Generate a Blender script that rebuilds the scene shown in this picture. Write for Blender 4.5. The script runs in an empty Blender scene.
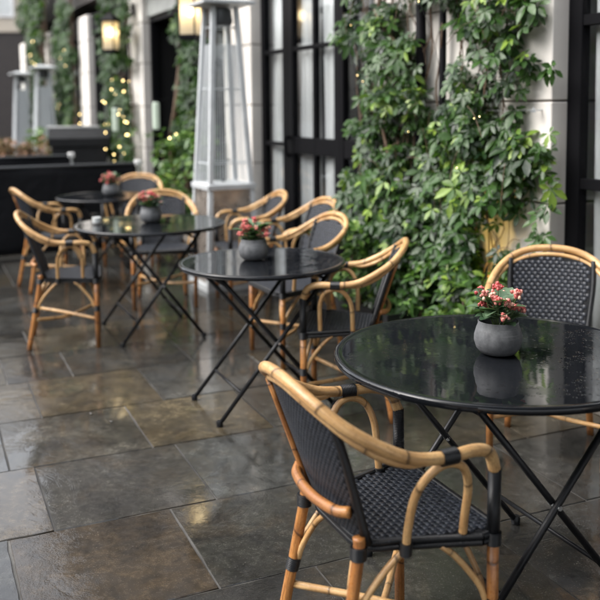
import bpy, math, random
import numpy as np
from mathutils import Vector, Matrix

random.seed(7)
rng = np.random.default_rng(7)
R = math.radians
scn = bpy.context.scene
col = scn.collection

# ------------------------------------------------------------------ camera calibration
FPX, CAMH, PXC, PYC = 870.0, 1.53, 300.0, 191.0
def ray(x, y): return np.array([(x-PXC)/FPX, (y-PYC)/FPX, 1.0])
up = np.cross(ray(0, 109), ray(600, 103.5)); up /= np.linalg.norm(up)
if up[1] > 0: up = -up
fw = np.array([0, 0, 1.0]); YA = fw-up*(fw@up); YA /= np.linalg.norm(YA)
XA = np.cross(YA, up)
if XA[0] < 0: XA = -XA

WALL_A = R(26.0)           # the café front runs 26 degrees left of the view
PAVE_A = R(23.5)           # the paving courses
NW = Vector((math.cos(WALL_A), math.sin(WALL_A), 0)); DW = Vector((-math.sin(WALL_A), math.cos(WALL_A), 0))
def W(c, s, z=0.0): return NW*c + DW*s + Vector((0, 0, z))

# ------------------------------------------------------------------ node helpers
def newmat(name):
    m = bpy.data.materials.new(name); m.use_nodes = True
    nt = m.node_tree; b = nt.nodes['Principled BSDF']
    return m, nt, b
def N(nt, t, **kw):
    n = nt.nodes.new(t)
    for k, v in kw.items(): setattr(n, k, v)
    return n
def noise(nt, vec, scale, detail=4, rough=0.55, dist=0.0):
    n = N(nt, 'ShaderNodeTexNoise'); n.inputs['Scale'].default_value = scale
    n.inputs['Detail'].default_value = detail; n.inputs['Roughness'].default_value = rough
    n.inputs['Distortion'].default_value = dist
    if vec is not None: nt.links.new(vec, n.inputs['Vector'])
    return n.outputs['Fac']
def ramp(nt, fac, stops, interp='LINEAR'):
    r = N(nt, 'ShaderNodeValToRGB'); r.color_ramp.interpolation = interp
    el = r.color_ramp.elements
    while len(el) < len(stops): el.new(0.5)
    for e, (p, c) in zip(el, stops):
        e.position = p; e.color = (c[0], c[1], c[2], 1) if not isinstance(c, (int, float)) else (c, c, c, 1)
    nt.links.new(fac, r.inputs['Fac']); return r.outputs['Color']
def math_(nt, op, a, b=None):
    n = N(nt, 'ShaderNodeMath', operation=op)
    for i, v in enumerate((a, b)):
        if v is None: continue
        if isinstance(v, (int, float)): n.inputs[i].default_value = v
        else: nt.links.new(v, n.inputs[i])
    return n.outputs[0]
def mixc(nt, fac, a, b, blend='MIX'):
    n = N(nt, 'ShaderNodeMix', data_type='RGBA', blend_type=blend)
    for k, v in ((0, fac), (6, a), (7, b)):
        if isinstance(v, (int, float)): n.inputs[k].default_value = v
        elif isinstance(v, tuple): n.inputs[k].default_value = (*v, 1)
        else: nt.links.new(v, n.inputs[k])
    return n.outputs[2]
def bump(nt, b, h, strength=0.3, dist=0.01, prev=None):
    n = N(nt, 'ShaderNodeBump'); n.inputs['Strength'].default_value = strength
    n.inputs['Distance'].default_value = dist; nt.links.new(h, n.inputs['Height'])
    if prev is not None: nt.links.new(prev, n.inputs['Normal'])
    nt.links.new(n.outputs['Normal'], b.inputs['Normal']); return n.outputs['Normal']
def objco(nt): return N(nt, 'ShaderNodeTexCoord').outputs['Object']
def sep(nt, v):
    n = N(nt, 'ShaderNodeSeparateXYZ'); nt.links.new(v, n.inputs[0]); return n.outputs
def simple(name, c, rough=0.5, metal=0.0, spec=0.5, nscale=0, namt=0.25, bscale=0, bamt=0.1, bdist=0.003):
    m, nt, b = newmat(name)
    b.inputs['Base Color'].default_value = (*c, 1); b.inputs['Roughness'].default_value = rough
    b.inputs['Metallic'].default_value = metal; b.inputs['Specular IOR Level'].default_value = spec
    if nscale:
        f = noise(nt, objco(nt), nscale, 6)
        cc = ramp(nt, f, [(0.3, tuple(x*(1-namt) for x in c)), (0.7, tuple(min(1, x*(1+namt)) for x in c))])
        nt.links.new(cc, b.inputs['Base Color'])
        rr = ramp(nt, noise(nt, objco(nt), nscale*1.7, 5), [(0.3, max(0, rough-0.12)), (0.7, min(1, rough+0.12))])
        nt.links.new(rr, b.inputs['Roughness'])
    if bscale: bump(nt, b, noise(nt, objco(nt), bscale, 5), bamt, bdist)
    return m

M = {}
# rattan cane: honey colour, growth rings along the length (UV v is metres)
def mat_rattan(name, ca, cb, ring):
    m, nt, b = newmat(name)
    uv = N(nt, 'ShaderNodeUVMap').outputs[0]; u = sep(nt, uv)
    oc = objco(nt)
    n1 = noise(nt, oc, 9, 6, 0.6); n2 = noise(nt, oc, 110, 5)
    mp = N(nt, 'ShaderNodeMapping'); mp.inputs['Scale'].default_value = (7, 5, 1); nt.links.new(uv, mp.inputs['Vector'])
    streak = noise(nt, mp.outputs[0], 2.2, 6, 0.7)
    base = ramp(nt, n1, [(0.3, cb), (0.5, tuple((x+y)/2 for x, y in zip(ca, cb))), (0.62, ca)])
    base = mixc(nt, math_(nt, 'MULTIPLY', ramp(nt, streak, [(0.46, 0.0), (0.66, 1.0)]), 0.7), base, tuple(x*0.5 for x in cb))
    base = mixc(nt, math_(nt, 'MULTIPLY', ramp(nt, n2, [(0.55, 0.0), (0.75, 1.0)]), 0.5), base, tuple(x*0.35 for x in cb))
    v = math_(nt, 'ADD', u[1], math_(nt, 'MULTIPLY', noise(nt, oc, 3, 2), 0.25))
    q = math_(nt, 'DIVIDE', math_(nt, 'ADD', v, math_(nt, 'MULTIPLY', noise(nt, oc, 60, 2), 0.006)), ring)
    fr = math_(nt, 'FRACT', q)
    band = ramp(nt, fr, [(0.0, 1), (0.022, 1), (0.04, 0.3), (0.10, 0.12), (0.2, 0.0), (0.93, 0.0), (1.0, 0.25)])
    col_ = mixc(nt, math_(nt, 'MULTIPLY', band, 0.85), base, tuple(x*0.2 for x in cb))
    nt.links.new(col_, b.inputs['Base Color'])
    nt.links.new(ramp(nt, n2, [(0.3, 0.22), (0.7, 0.5)]), b.inputs['Roughness'])
    h = math_(nt, 'ADD', math_(nt, 'MULTIPLY', band, 0.9), math_(nt, 'ADD', math_(nt, 'MULTIPLY', n2, 0.3), math_(nt, 'MULTIPLY', streak, 0.5)))
    bump(nt, b, h, 0.55, 0.003)
    return m
M['rattan'] = mat_rattan('rattan cane', (0.65, 0.42, 0.195), (0.45, 0.24, 0.09), 0.23)
M['rattan_dark'] = mat_rattan('rattan cane lower', (0.46, 0.205, 0.06), (0.26, 0.095, 0.027), 0.19)
def mat_wrap():
    m, nt, b = newmat('black cane wrap')
    uv = N(nt, 'ShaderNodeUVMap').outputs[0]; u = sep(nt, uv)
    s = math_(nt, 'SINE', math_(nt, 'MULTIPLY', u[1], 1300.0))
    b.inputs['Base Color'].default_value = (0.008, 0.009, 0.011, 1); b.inputs['Roughness'].default_value = 0.33; b.inputs['Specular IOR Level'].default_value = .4
    bump(nt, b, s, 0.5, 0.0015)
    return m
M['wrap'] = mat_wrap()
def mat_weave():
    m, nt, b = newmat('black woven strand')
    oc = objco(nt); f = noise(nt, oc, 40, 3)
    nt.links.new(ramp(nt, f, [(0.3, (0.011, 0.013, 0.018)), (0.7, (0.028, 0.033, 0.044))]), b.inputs['Base Color'])
    nt.links.new(ramp(nt, noise(nt, oc, 60, 2), [(0.3, 0.30), (0.7, 0.48)]), b.inputs['Roughness']); b.inputs['Specular IOR Level'].default_value = .4
    w = N(nt, 'ShaderNodeTexWave'); w.inputs['Scale'].default_value = 160; w.bands_direction = 'Z'
    nt.links.new(oc, w.inputs['Vector']); bump(nt, b, w.outputs['Fac'], 0.15, 0.001)
    return m
M['weave'] = mat_weave()
M['weave_back'] = simple('woven backing', (0.006, 0.0065, 0.008), 0.7, spec=.2, bscale=300, bamt=0.4, bdist=0.002)
def mat_tabletop():
    m, nt, b = newmat('wet black enamel')
    oc = objco(nt)
    b.inputs['Base Color'].default_value = (0.008, 0.009, 0.011, 1)
    pud = ramp(nt, noise(nt, oc, 5.0, 4, 0.6, 0.6), [(0.44, 0.0), (0.52, 1.0)])
    drops = N(nt, 'ShaderNodeTexVoronoi'); drops.inputs['Scale'].default_value = 55
    nt.links.new(oc, drops.inputs['Vector'])
    dr = ramp(nt, drops.outputs['Distance'], [(0.0, 1.0), (0.28, 0.75), (0.36, 0.0)])
    h = math_(nt, 'MULTIPLY', dr, math_(nt, 'SUBTRACT', 1.0, pud))
    nt.links.new(ramp(nt, pud, [(0.0, 0.09), (1.0, 0.025)]), b.inputs['Roughness'])
    b.inputs['Specular IOR Level'].default_value = 0.36
    n1 = bump(nt, b, h, 0.22, 0.002)
    bump(nt, b, noise(nt, oc, 9, 3), 0.03, 0.01, n1)
    return m
M['tabletop'] = mat_tabletop()
M['table_leg'] = simple('black enamel bar', (0.006, 0.0065, 0.008), 0.42, spec=.3, nscale=20, namt=0.2)
def mat_pot():
    m, nt, b = newmat('grey clay')
    oc = objco(nt); z = sep(nt, oc)[2]
    n1 = noise(nt, oc, 30, 6, 0.65); n2 = noise(nt, oc, 120, 4)
    base = ramp(nt, n1, [(0.3, (0.052, 0.055, 0.06)), (0.72, (0.14, 0.145, 0.152))])
    mp = N(nt, 'ShaderNodeMapping'); mp.inputs['Scale'].default_value = (4, 4, 260); nt.links.new(oc, mp.inputs['Vector'])
    st = ramp(nt, noise(nt, mp.outputs[0], 1.0, 3), [(0.62, 0.0), (0.72, 1.0)])
    c = mixc(nt, math_(nt, 'MULTIPLY', st, 0.45), base, (0.36, 0.37, 0.385))
    nt.links.new(c, b.inputs['Base Color']); b.inputs['Roughness'].default_value = 0.62
    bump(nt, b, math_(nt, 'ADD', math_(nt, 'MULTIPLY', n2, 0.5), st), 0.25, 0.002)
    return m
M['pot'] = mat_pot()
M['soil'] = simple('potting soil', (0.02, 0.014, 0.01), 0.9, bscale=120, bamt=1, bdist=0.01)
def mat_leaf(name, lo, hi, young, rough=0.36, yfrac=0.86, spec=.5):
    m, nt, b = newmat(name)
    a = N(nt, 'ShaderNodeAttribute', attribute_name='tint'); f = a.outputs['Fac']
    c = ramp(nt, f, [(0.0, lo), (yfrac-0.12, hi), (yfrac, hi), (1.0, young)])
    oc = objco(nt); n = noise(nt, oc, 45, 3)
    c = mixc(nt, math_(nt, 'MULTIPLY', n, 0.35), c, tuple(x*0.6 for x in lo))
    nt.links.new(c, b.inputs['Base Color']); b.inputs['Specular IOR Level'].default_value = spec
    nt.links.new(ramp(nt, n, [(0.3, rough-0.1), (0.7, rough+0.12)]), b.inputs['Roughness'])
    bump(nt, b, noise(nt, oc, 70, 3), 0.2, 0.004)
    tr = N(nt, 'ShaderNodeBsdfTranslucent'); nt.links.new(mixc(nt, 0.5, c, (0.12, 0.26, 0.02)), tr.inputs['Color'])
    mx = N(nt, 'ShaderNodeMixShader'); mx.inputs[0].default_value = 0.25
    nt.links.new(b.outputs[0], mx.inputs[1]); nt.links.new(tr.outputs[0], mx.inputs[2])
    nt.links.new(mx.outputs[0], nt.nodes['Material Output'].inputs['Surface'])
    return m
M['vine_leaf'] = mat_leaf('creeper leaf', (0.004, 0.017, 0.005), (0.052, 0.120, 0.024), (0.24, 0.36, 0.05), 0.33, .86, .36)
M['shrub_leaf'] = mat_leaf('shrub leaf', (0.03, 0.085, 0.016), (0.12, 0.24, 0.045), (0.28, 0.40, 0.08), 0.42, 0.7)
M['far_leaf'] = mat_leaf('far creeper leaf', (0.006, 0.022, 0.005), (0.032, 0.078, 0.017), (0.12, 0.19, 0.04), .45, .86, .22)
M['kal_leaf'] = mat_leaf('kalanchoe leaf', (0.04, 0.085, 0.045), (0.12, 0.2, 0.11), (0.22, 0.32, 0.2), 0.42)
M['copper_leaf'] = mat_leaf('copper leaf', (0.10, 0.045, 0.025), (0.30, 0.15, 0.085), (0.42, 0.26, 0.17), 0.5)
def mat_flower():
    m, nt, b = newmat('flower bud')
    f = N(nt, 'ShaderNodeAttribute', attribute_name='tint').outputs['Fac']
    nt.links.new(ramp(nt, f, [(0.0, (0.46, 0.05, 0.06)), (0.5, (0.66, 0.17, 0.155)), (0.8, (0.76, 0.38, 0.31)), (1.0, (0.72, 0.60, 0.42))]), b.inputs['Base Color'])
    b.inputs['Roughness'].default_value = 0.5
    return m
M['flower'] = mat_flower()
M['stem_green'] = simple('green stem', (0.08, 0.13, 0.04), 0.5)
M['stem'] = simple('woody stem', (0.10, 0.062, 0.038), 0.8, nscale=30, namt=0.4, bscale=60, bamt=0.5)
def mat_stucco(name, c, stain):
    m, nt, b = newmat(name)
    oc = objco(nt)
    n1 = noise(nt, oc, 1.6, 6, 0.6); n2 = noise(nt, oc, 35, 5)
    base = ramp(nt, n1, [(0.3, tuple(x*0.84 for x in c)), (0.65, c)])
    mp = N(nt, 'ShaderNodeMapping'); mp.inputs['Scale'].default_value = (9, 9, 0.7); nt.links.new(oc, mp.inputs['Vector'])
    st = ramp(nt, noise(nt, mp.outputs[0], 1.0, 5), [(0.52, 0.0), (0.78, 1.0)])
    cc = mixc(nt, math_(nt, 'MULTIPLY', st, 0.4), base, stain)
    nt.links.new(cc, b.inputs['Base Color']); b.inputs['Roughness'].default_value = 0.75
    bump(nt, b, math_(nt, 'ADD', n2, math_(nt, 'MULTIPLY', n1, 2)), 0.12, 0.004)
    return m
M['stucco'] = mat_stucco('pale painted stucco', (0.70, 0.665, 0.62), (0.40, 0.36, 0.31))
M['reveal'] = mat_stucco('painted reveal', (0.66, 0.67, 0.68), (0.5, 0.48, 0.45))
M['joint'] = simple('stucco groove', (0.18, 0.16, 0.14), 0.9)
M['frame'] = simple('black steel frame', (0.004, 0.004, 0.005), 0.6, spec=.08, bscale=25, bamt=0.05)
M['lintel'] = simple('grey painted lintel', (0.24, 0.25, 0.24), 0.7, nscale=3)
M['interior'] = simple('dark room paint', (0.10, 0.09, 0.085), 0.8, nscale=2)
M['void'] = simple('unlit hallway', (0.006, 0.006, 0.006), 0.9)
def mat_brick(name, c1, c2, mortar, sc=4.2):
    m, nt, b = newmat(name)
    tc = N(nt, 'ShaderNodeTexCoord'); o = sep(nt, tc.outputs['Object'])
    comb = N(nt, 'ShaderNodeCombineXYZ')
    nt.links.new(math_(nt, 'ADD', o[0], o[1]), comb.inputs[0]); nt.links.new(o[2], comb.inputs[1])
    br = N(nt, 'ShaderNodeTexBrick'); br.inputs['Scale'].default_value = sc
    br.inputs['Color1'].default_value = (*c1, 1); br.inputs['Color2'].default_value = (*c2, 1); br.inputs['Mortar'].default_value = (*mortar, 1)
    br.inputs['Mortar Size'].default_value = 0.012
    nt.links.new(comb.outputs[0], br.inputs['Vector'])
    n = noise(nt, tc.outputs['Object'], 1.2, 5)
    nt.links.new(mixc(nt, math_(nt, 'MULTIPLY', n, 0.5), br.outputs['Color'], tuple(x*0.6 for x in c1)), b.inputs['Base Color'])
    b.inputs['Roughness'].default_value = 0.85; bump(nt, b, br.outputs['Fac'], -0.3, 0.006)
    return m
M['brick'] = mat_brick('brown brick', (0.20, 0.12, 0.085), (0.15, 0.085, 0.06), (0.22, 0.20, 0.18))
M['brick_dark'] = mat_brick('sooty brick', (0.055, 0.047, 0.045), (0.042, 0.037, 0.036), (0.05, 0.047, 0.045))
M['cream'] = simple('cream render', (0.52, 0.46, 0.38), 0.8, nscale=2, namt=0.12)
M['white_paint'] = simple('white paint', (0.75, 0.75, 0.74), 0.5, nscale=4, namt=0.08)
def mat_glass(name, refl=1.0, tint=(0.92, 0.94, 0.95)):
    m, nt, b = newmat(name); nt.nodes.remove(b)
    t = N(nt, 'ShaderNodeBsdfTransparent'); t.inputs[0].default_value = (*tint, 1)
    g = N(nt, 'ShaderNodeBsdfGlossy'); g.inputs['Roughness'].default_value = 0.015
    lw = N(nt, 'ShaderNodeLayerWeight'); mx = N(nt, 'ShaderNodeMixShader')
    fr = math_(nt, 'ADD', .04, math_(nt, 'MULTIPLY', math_(nt, 'POWER', lw.outputs['Facing'], 5.0), .96))
    nt.links.new(math_(nt, 'MINIMUM', math_(nt, 'MULTIPLY', fr, 1.0*refl), 1.0), mx.inputs[0])
    nt.links.new(t.outputs[0], mx.inputs[1]); nt.links.new(g.outputs[0], mx.inputs[2])
    nt.links.new(mx.outputs[0], nt.nodes['Material Output'].inputs['Surface'])
    return m
M['glass'] = mat_glass('window glass')
M['clear'] = mat_glass('clear glass', 0.8, (0.97, 0.98, 0.98))
M['curtain'] = simple('sheer curtain', (0.60, 0.585, 0.565), 0.9)
M['red'] = simple('red shade fabric', (0.42, 0.03, 0.04), 0.8)
M['steel'] = simple('brushed steel', (0.62, 0.64, 0.65), 0.32, 0.85, nscale=12, namt=0.1)
M['silver'] = simple('silver painted steel', (0.47, 0.49, 0.50), 0.42, 0.0, nscale=8, namt=0.1)
M['mesh_wire'] = simple('pale guard wire', (0.50, 0.525, 0.54), 0.4, 0.0)
M['panel'] = simple('brownish steel panel', (0.42, 0.37, 0.325), 0.33, 0.75, nscale=9, namt=0.3)  # brownish metal tone with random mottling
M['tube'] = mat_glass('heater glass tube', 1.0, (0.9, 0.92, 0.92))
M['fabric'] = simple('black canvas', (0.007, 0.0075, 0.009), 0.85, spec=.15, bscale=6, bamt=0.5, bdist=0.06)
M['rail'] = simple('dark grey rail', (0.06, 0.064, 0.068), 0.4, 0.3)
M['black'] = simple('black paint', (0.008, 0.0085, 0.0095), 0.5, spec=.25, nscale=6)
M['lid'] = simple('grey laminate', (0.30, 0.305, 0.30), 0.4, nscale=5)
M['terracotta'] = simple('terracotta', (0.36, 0.16, 0.09), 0.8, nscale=10)
M['zinc'] = simple('black zinc trough', (0.014, 0.014, 0.015), 0.5, nscale=8)
def mat_emit(name, c, s, base=(0.8, 0.75, 0.6)):
    m, nt, b = newmat(name)
    b.inputs['Base Color'].default_value = (*base, 1); b.inputs['Emission Color'].default_value = (*c, 1)
    b.inputs['Emission Strength'].default_value = s; b.inputs['Roughness'].default_value = 0.3
    return m
M['bulb'] = mat_emit('lantern bulb', (1.0, 0.80, 0.46), 11)
M['fairy'] = mat_emit('fairy bulb', (1.0, 0.72, 0.28), 5.5)
M['sconce'] = mat_emit('pale sconce glass', (0.86, 1.0, 0.84), 0.06, (.36, .42, .35))
M['spot'] = mat_emit('uplight lens', (1.0, 0.72, 0.30), 20)
def mat_frost():
    m, nt, b = newmat('frosted lantern pane')
    b.inputs['Base Color'].default_value = (0.60, 0.54, 0.42, 1); b.inputs['Roughness'].default_value = 0.45
    tr = N(nt, 'ShaderNodeBsdfTranslucent'); tr.inputs[0].default_value = (0.62, 0.54, 0.40, 1)
    tp = N(nt, 'ShaderNodeBsdfTransparent')
    m1 = N(nt, 'ShaderNodeMixShader'); m1.inputs[0].default_value = 0.55
    nt.links.new(b.outputs[0], m1.inputs[1]); nt.links.new(tr.outputs[0], m1.inputs[2])
    m2 = N(nt, 'ShaderNodeMixShader'); m2.inputs[0].default_value = 0.22
    nt.links.new(m1.outputs[0], m2.inputs[1]); nt.links.new(tp.outputs[0], m2.inputs[2])
    nt.links.new(m2.outputs[0], nt.nodes['Material Output'].inputs['Surface'])
    return m
M['frost'] = mat_frost()
M['petal'] = simple('faded petal', (.15, .145, .14), .6)

# ------------------------------------------------------------------ mesh builder
class MB:
    def __init__(self): self.v = []; self.f = []; self.uv = []; self.t = []; self.mi = []
    def add(self, vs, fs, uvs=None, tint=0.5, mi=0):
        o = len(self.v); self.v.extend([tuple(p) for p in vs]); self.t.extend([tint]*len(vs))
        self.uv.extend(uvs if uvs is not None else [(0, 0)]*len(vs))
        for f in fs: self.f.append(tuple(i+o for i in f)); self.mi.append(mi)
    def box(self, a, b, bev=0.0, mi=0, tint=0.5):
        x0, y0, z0 = (min(a[i], b[i]) for i in range(3)); x1, y1, z1 = (max(a[i], b[i]) for i in range(3))
        if bev <= 0:
            vs = [(x0,y0,z0),(x1,y0,z0),(x1,y1,z0),(x0,y1,z0),(x0,y0,z1),(x1,y0,z1),(x1,y1,z1),(x0,y1,z1)]
            fs = [(0,3,2,1),(4,5,6,7),(0,1,5,4),(1,2,6,5),(2,3,7,6),(3,0,4,7)]
            self.add(vs, fs, mi=mi, tint=tint); return
        bev = min(bev, (x1-x0)*.45, (y1-y0)*.45, (z1-z0)*.45)
        def ring(x0,y0,x1,y1,z,b): return [(x0+b,y0,z),(x1-b,y0,z),(x1,y0+b,z),(x1,y1-b,z),(x1-b,y1,z),(x0+b,y1,z),(x0,y1-b,z),(x0,y0+b,z)]
        rs = [ring(x0+bev,y0+bev,x1-bev,y1-bev,z0,bev*.4), ring(x0,y0,x1,y1,z0+bev,bev), ring(x0,y0,x1,y1,z1-bev,bev), ring(x0+bev,y0+bev,x1-bev,y1-bev,z1,bev*.4)]
        self.rings(rs, True, True, mi=mi, tint=tint)
    def rings(self, rs, capa=False, capb=False, close=True, uvs=None, mi=0, tint=0.5):
        n = len(rs[0]); vs = [p for r in rs for p in r]; fs = []
        for k in range(len(rs)-1):
            for i in range(n if close else n-1):
                j = (i+1) % n
                fs.append((k*n+i, k*n+j, (k+1)*n+j, (k+1)*n+i))
        if capa: fs.append(tuple(range(n-1, -1, -1)))
        if capb: fs.append(tuple((len(rs)-1)*n+i for i in range(n)))
        self.add(vs, fs, uvs, tint, mi)
    def tube(self, pts, r, n=10, caps=True, mi=0, v0=None):
        pts = [Vector(p) for p in pts]; k = len(pts)
        rr = r if isinstance(r, (list, tuple)) else [r]*k
        T = [(pts[min(i+1, k-1)]-pts[max(i-1, 0)]).normalized() for i in range(k)]
        ref = Vector((0, 0, 1)) if abs(T[0].z) < 0.9 else Vector((1, 0, 0))
        u = T[0].cross(ref).normalized(); rs = []; uvs = []; L = random.random() if v0 is None else v0
        for i in range(k):
            if i: L += (pts[i]-pts[i-1]).length
            u = (u - T[i]*u.dot(T[i])).normalized(); w = T[i].cross(u)
            rs.append([pts[i]+(u*math.cos(2*math.pi*a/n)+w*math.sin(2*math.pi*a/n))*rr[i] for a in range(n)])
            uvs += [(a/n, L) for a in range(n)]
        self.rings(rs, caps, caps, uvs=uvs, mi=mi)
    def lathe(self, prof, n=32, center=(0, 0, 0), capa=True, capb=False, mi=0, tint=0.5):
        rs = [[(center[0]+r*math.cos(2*math.pi*a/n), center[1]+r*math.sin(2*math.pi*a/n), center[2]+z) for a in range(n)] for r, z in prof]
        self.rings(rs, capa, capb, mi=mi, tint=tint)
    def ico(self, c, r, tint=0.5, squash=1.0, mi=0):
        n = 6; prof = [(0.35, -0.92), (0.87, -0.42), (0.95, 0.15), (0.6, 0.75), (0.12, 1.0)]
        rs = [[(c[0]+r*q*math.cos(2*math.pi*a/n), c[1]+r*q*math.sin(2*math.pi*a/n), c[2]+r*z*squash) for a in range(n)] for q, z in prof]
        self.rings(rs, True, True, tint=tint, mi=mi)
    def build(self, name, mats, parent=None, smooth=True, angle=40):
        me = bpy.data.meshes.new(name)
        me.from_pydata(self.v, [], self.f)
        if not isinstance(mats, (list, tuple)): mats = [mats]
        for m in mats: me.materials.append(m)
        me.polygons.foreach_set('material_index', self.mi)
        li = np.empty(len(me.loops), dtype=np.int32); me.loops.foreach_get('vertex_index', li)
        uvl = me.uv_layers.new(name='UVMap'); uvl.data.foreach_set('uv', np.array(self.uv, dtype=np.float32)[li].ravel())
        at = me.attributes.new('tint', 'FLOAT', 'POINT'); at.data.foreach_set('value', np.array(self.t, dtype=np.float32))
        if smooth:
            me.polygons.foreach_set('use_smooth', [True]*len(me.polygons))
            if angle < 180: me.set_sharp_from_angle(angle=R(angle))
        me.update()
        o = bpy.data.objects.new(name, me); col.objects.link(o)
        if parent is not None: o.parent = parent
        return o

def crom(pts, sub=6):
    P = [Vector(p) for p in pts]; out = []
    Q = [P[0]*2-P[1]] + P + [P[-1]*2-P[-2]]
    for i in range(1, len(Q)-2):
        a, b, c, d = Q[i-1:i+3]
        for k in range(sub):
            t = k/sub
            out.append(0.5*((2*b)+(c-a)*t+(2*a-5*b+4*c-d)*t*t+(3*b-a-3*c+d)*t*t*t))
    out.append(P[-1]); return out

def tag(o, label=None, cat=None, group=None, kind=None):
    for k, v in (('label', label), ('category', cat), ('group', group), ('kind', kind)):
        if v: o[k] = v
    return o
def empty(name, loc=(0, 0, 0), rz=0.0):
    o = bpy.data.objects.new(name, None); o.empty_display_size = 0.1
    o.location = loc; o.rotation_euler = (0, 0, rz); col.objects.link(o); return o
def copy_tree(o, parent=None):
    c = o.copy(); col.objects.link(c)
    if parent is not None: c.parent = parent
    for ch in list(o.children): copy_tree(ch, c)
    return c
def yaw(fx, fy): return math.atan2(-fx, fy)      # local +Y -> (fx, fy)

# ------------------------------------------------------------------ paving
def mat_slab():
    m, nt, b = newmat('wet york stone')
    oc = objco(nt)
    ca = N(nt, 'ShaderNodeAttribute', attribute_name='slab').outputs['Color']
    n1 = noise(nt, oc, 2.2, 8, 0.62, 0.7); n2 = noise(nt, oc, 11, 7, 0.6, 0.3); n3 = noise(nt, oc, 160, 3)
    shade = ramp(nt, n1, [(0.30, 0.34), (0.5, 0.74), (0.70, 1.30)])
    hs = N(nt, 'ShaderNodeHueSaturation'); hs.inputs['Saturation'].default_value = .78; hs.inputs['Value'].default_value = .92; nt.links.new(ca, hs.inputs['Color'])
    c = mixc(nt, 1.0, mixc(nt, 1.0, hs.outputs[0], (1.0, .97, .87), 'MULTIPLY'), shade, 'MULTIPLY')
    warm = ramp(nt, noise(nt, oc, 3.1, 5, 0.6, 0.9), [(0.5, 0.0), (0.68, 1.0)])
    c = mixc(nt, math_(nt, 'MULTIPLY', warm, 0.5), c, (0.050, 0.037, 0.023))
    c = mixc(nt, math_(nt, 'MULTIPLY', ramp(nt, n2, [(0.42, 0.0), (0.66, 1.0)]), 0.6), c, (0.018, 0.018, 0.018))
    grain = ramp(nt, noise(nt, oc, 34, 8, 0.72, 0.4), [(0.34, 0.62), (0.5, 1.0), (0.66, 1.5)])
    c = mixc(nt, 1.0, c, grain, 'MULTIPLY')
    c = mixc(nt, math_(nt, 'MULTIPLY', ramp(nt, n3, [(0.55, 0.0), (0.75, 1.0)]), 0.30), c, (0.13, 0.12, 0.10))
    pits = ramp(nt, noise(nt, oc, 75, 4, 0.7), [(0.60, 0.0), (0.68, 1.0)])
    c = mixc(nt, math_(nt, 'MULTIPLY', pits, 0.6), c, (0.012, 0.011, 0.010))
    nt.links.new(c, b.inputs['Base Color'])
    wet = ramp(nt, noise(nt, oc, 1.9, 7, 0.62, 0.8), [(0.36, 0.0), (0.54, 1.0)])
    dry = math_(nt, 'SUBTRACT', 1.0, wet)
    rgh = math_(nt, 'ADD', math_(nt, 'ADD', 0.015, math_(nt, 'MULTIPLY', dry, 0.14)), math_(nt, 'MULTIPLY', n2, 0.03))
    nt.links.new(rgh, b.inputs['Roughness']); b.inputs['Specular IOR Level'].default_value = 0.6
    k = math_(nt, 'ADD', 0.10, dry)
    n0_ = bump(nt, b, noise(nt, oc, 6.5, 6, 0.6, 0.8), 0.05, 0.010)
    n1_ = bump(nt, b, n2, 0.07, 0.005, n0_)
    n2_ = bump(nt, b, math_(nt, 'MULTIPLY', noise(nt, oc, 38, 7, 0.7), k), 0.20, 0.004, n1_)
    bump(nt, b, math_(nt, 'MULTIPLY', n3, k), 0.24, 0.003, n2_)
    return m
M['slab'] = mat_slab()
M['grout'] = simple('mortar', (0.1, 0.1, 0.1), 0.55, bscale=120, bamt=0.5)
_nt = M['grout'].node_tree; _c = ramp(_nt, noise(_nt, objco(_nt), 1.3, 5, 0.65), [(0.40, (0.018, 0.017, 0.015)), (0.52, (0.05, 0.047, 0.042)), (0.66, (0.13, 0.125, 0.115))])
_nt.links.new(_c, _nt.nodes['Principled BSDF'].inputs['Base Color'])

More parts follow.
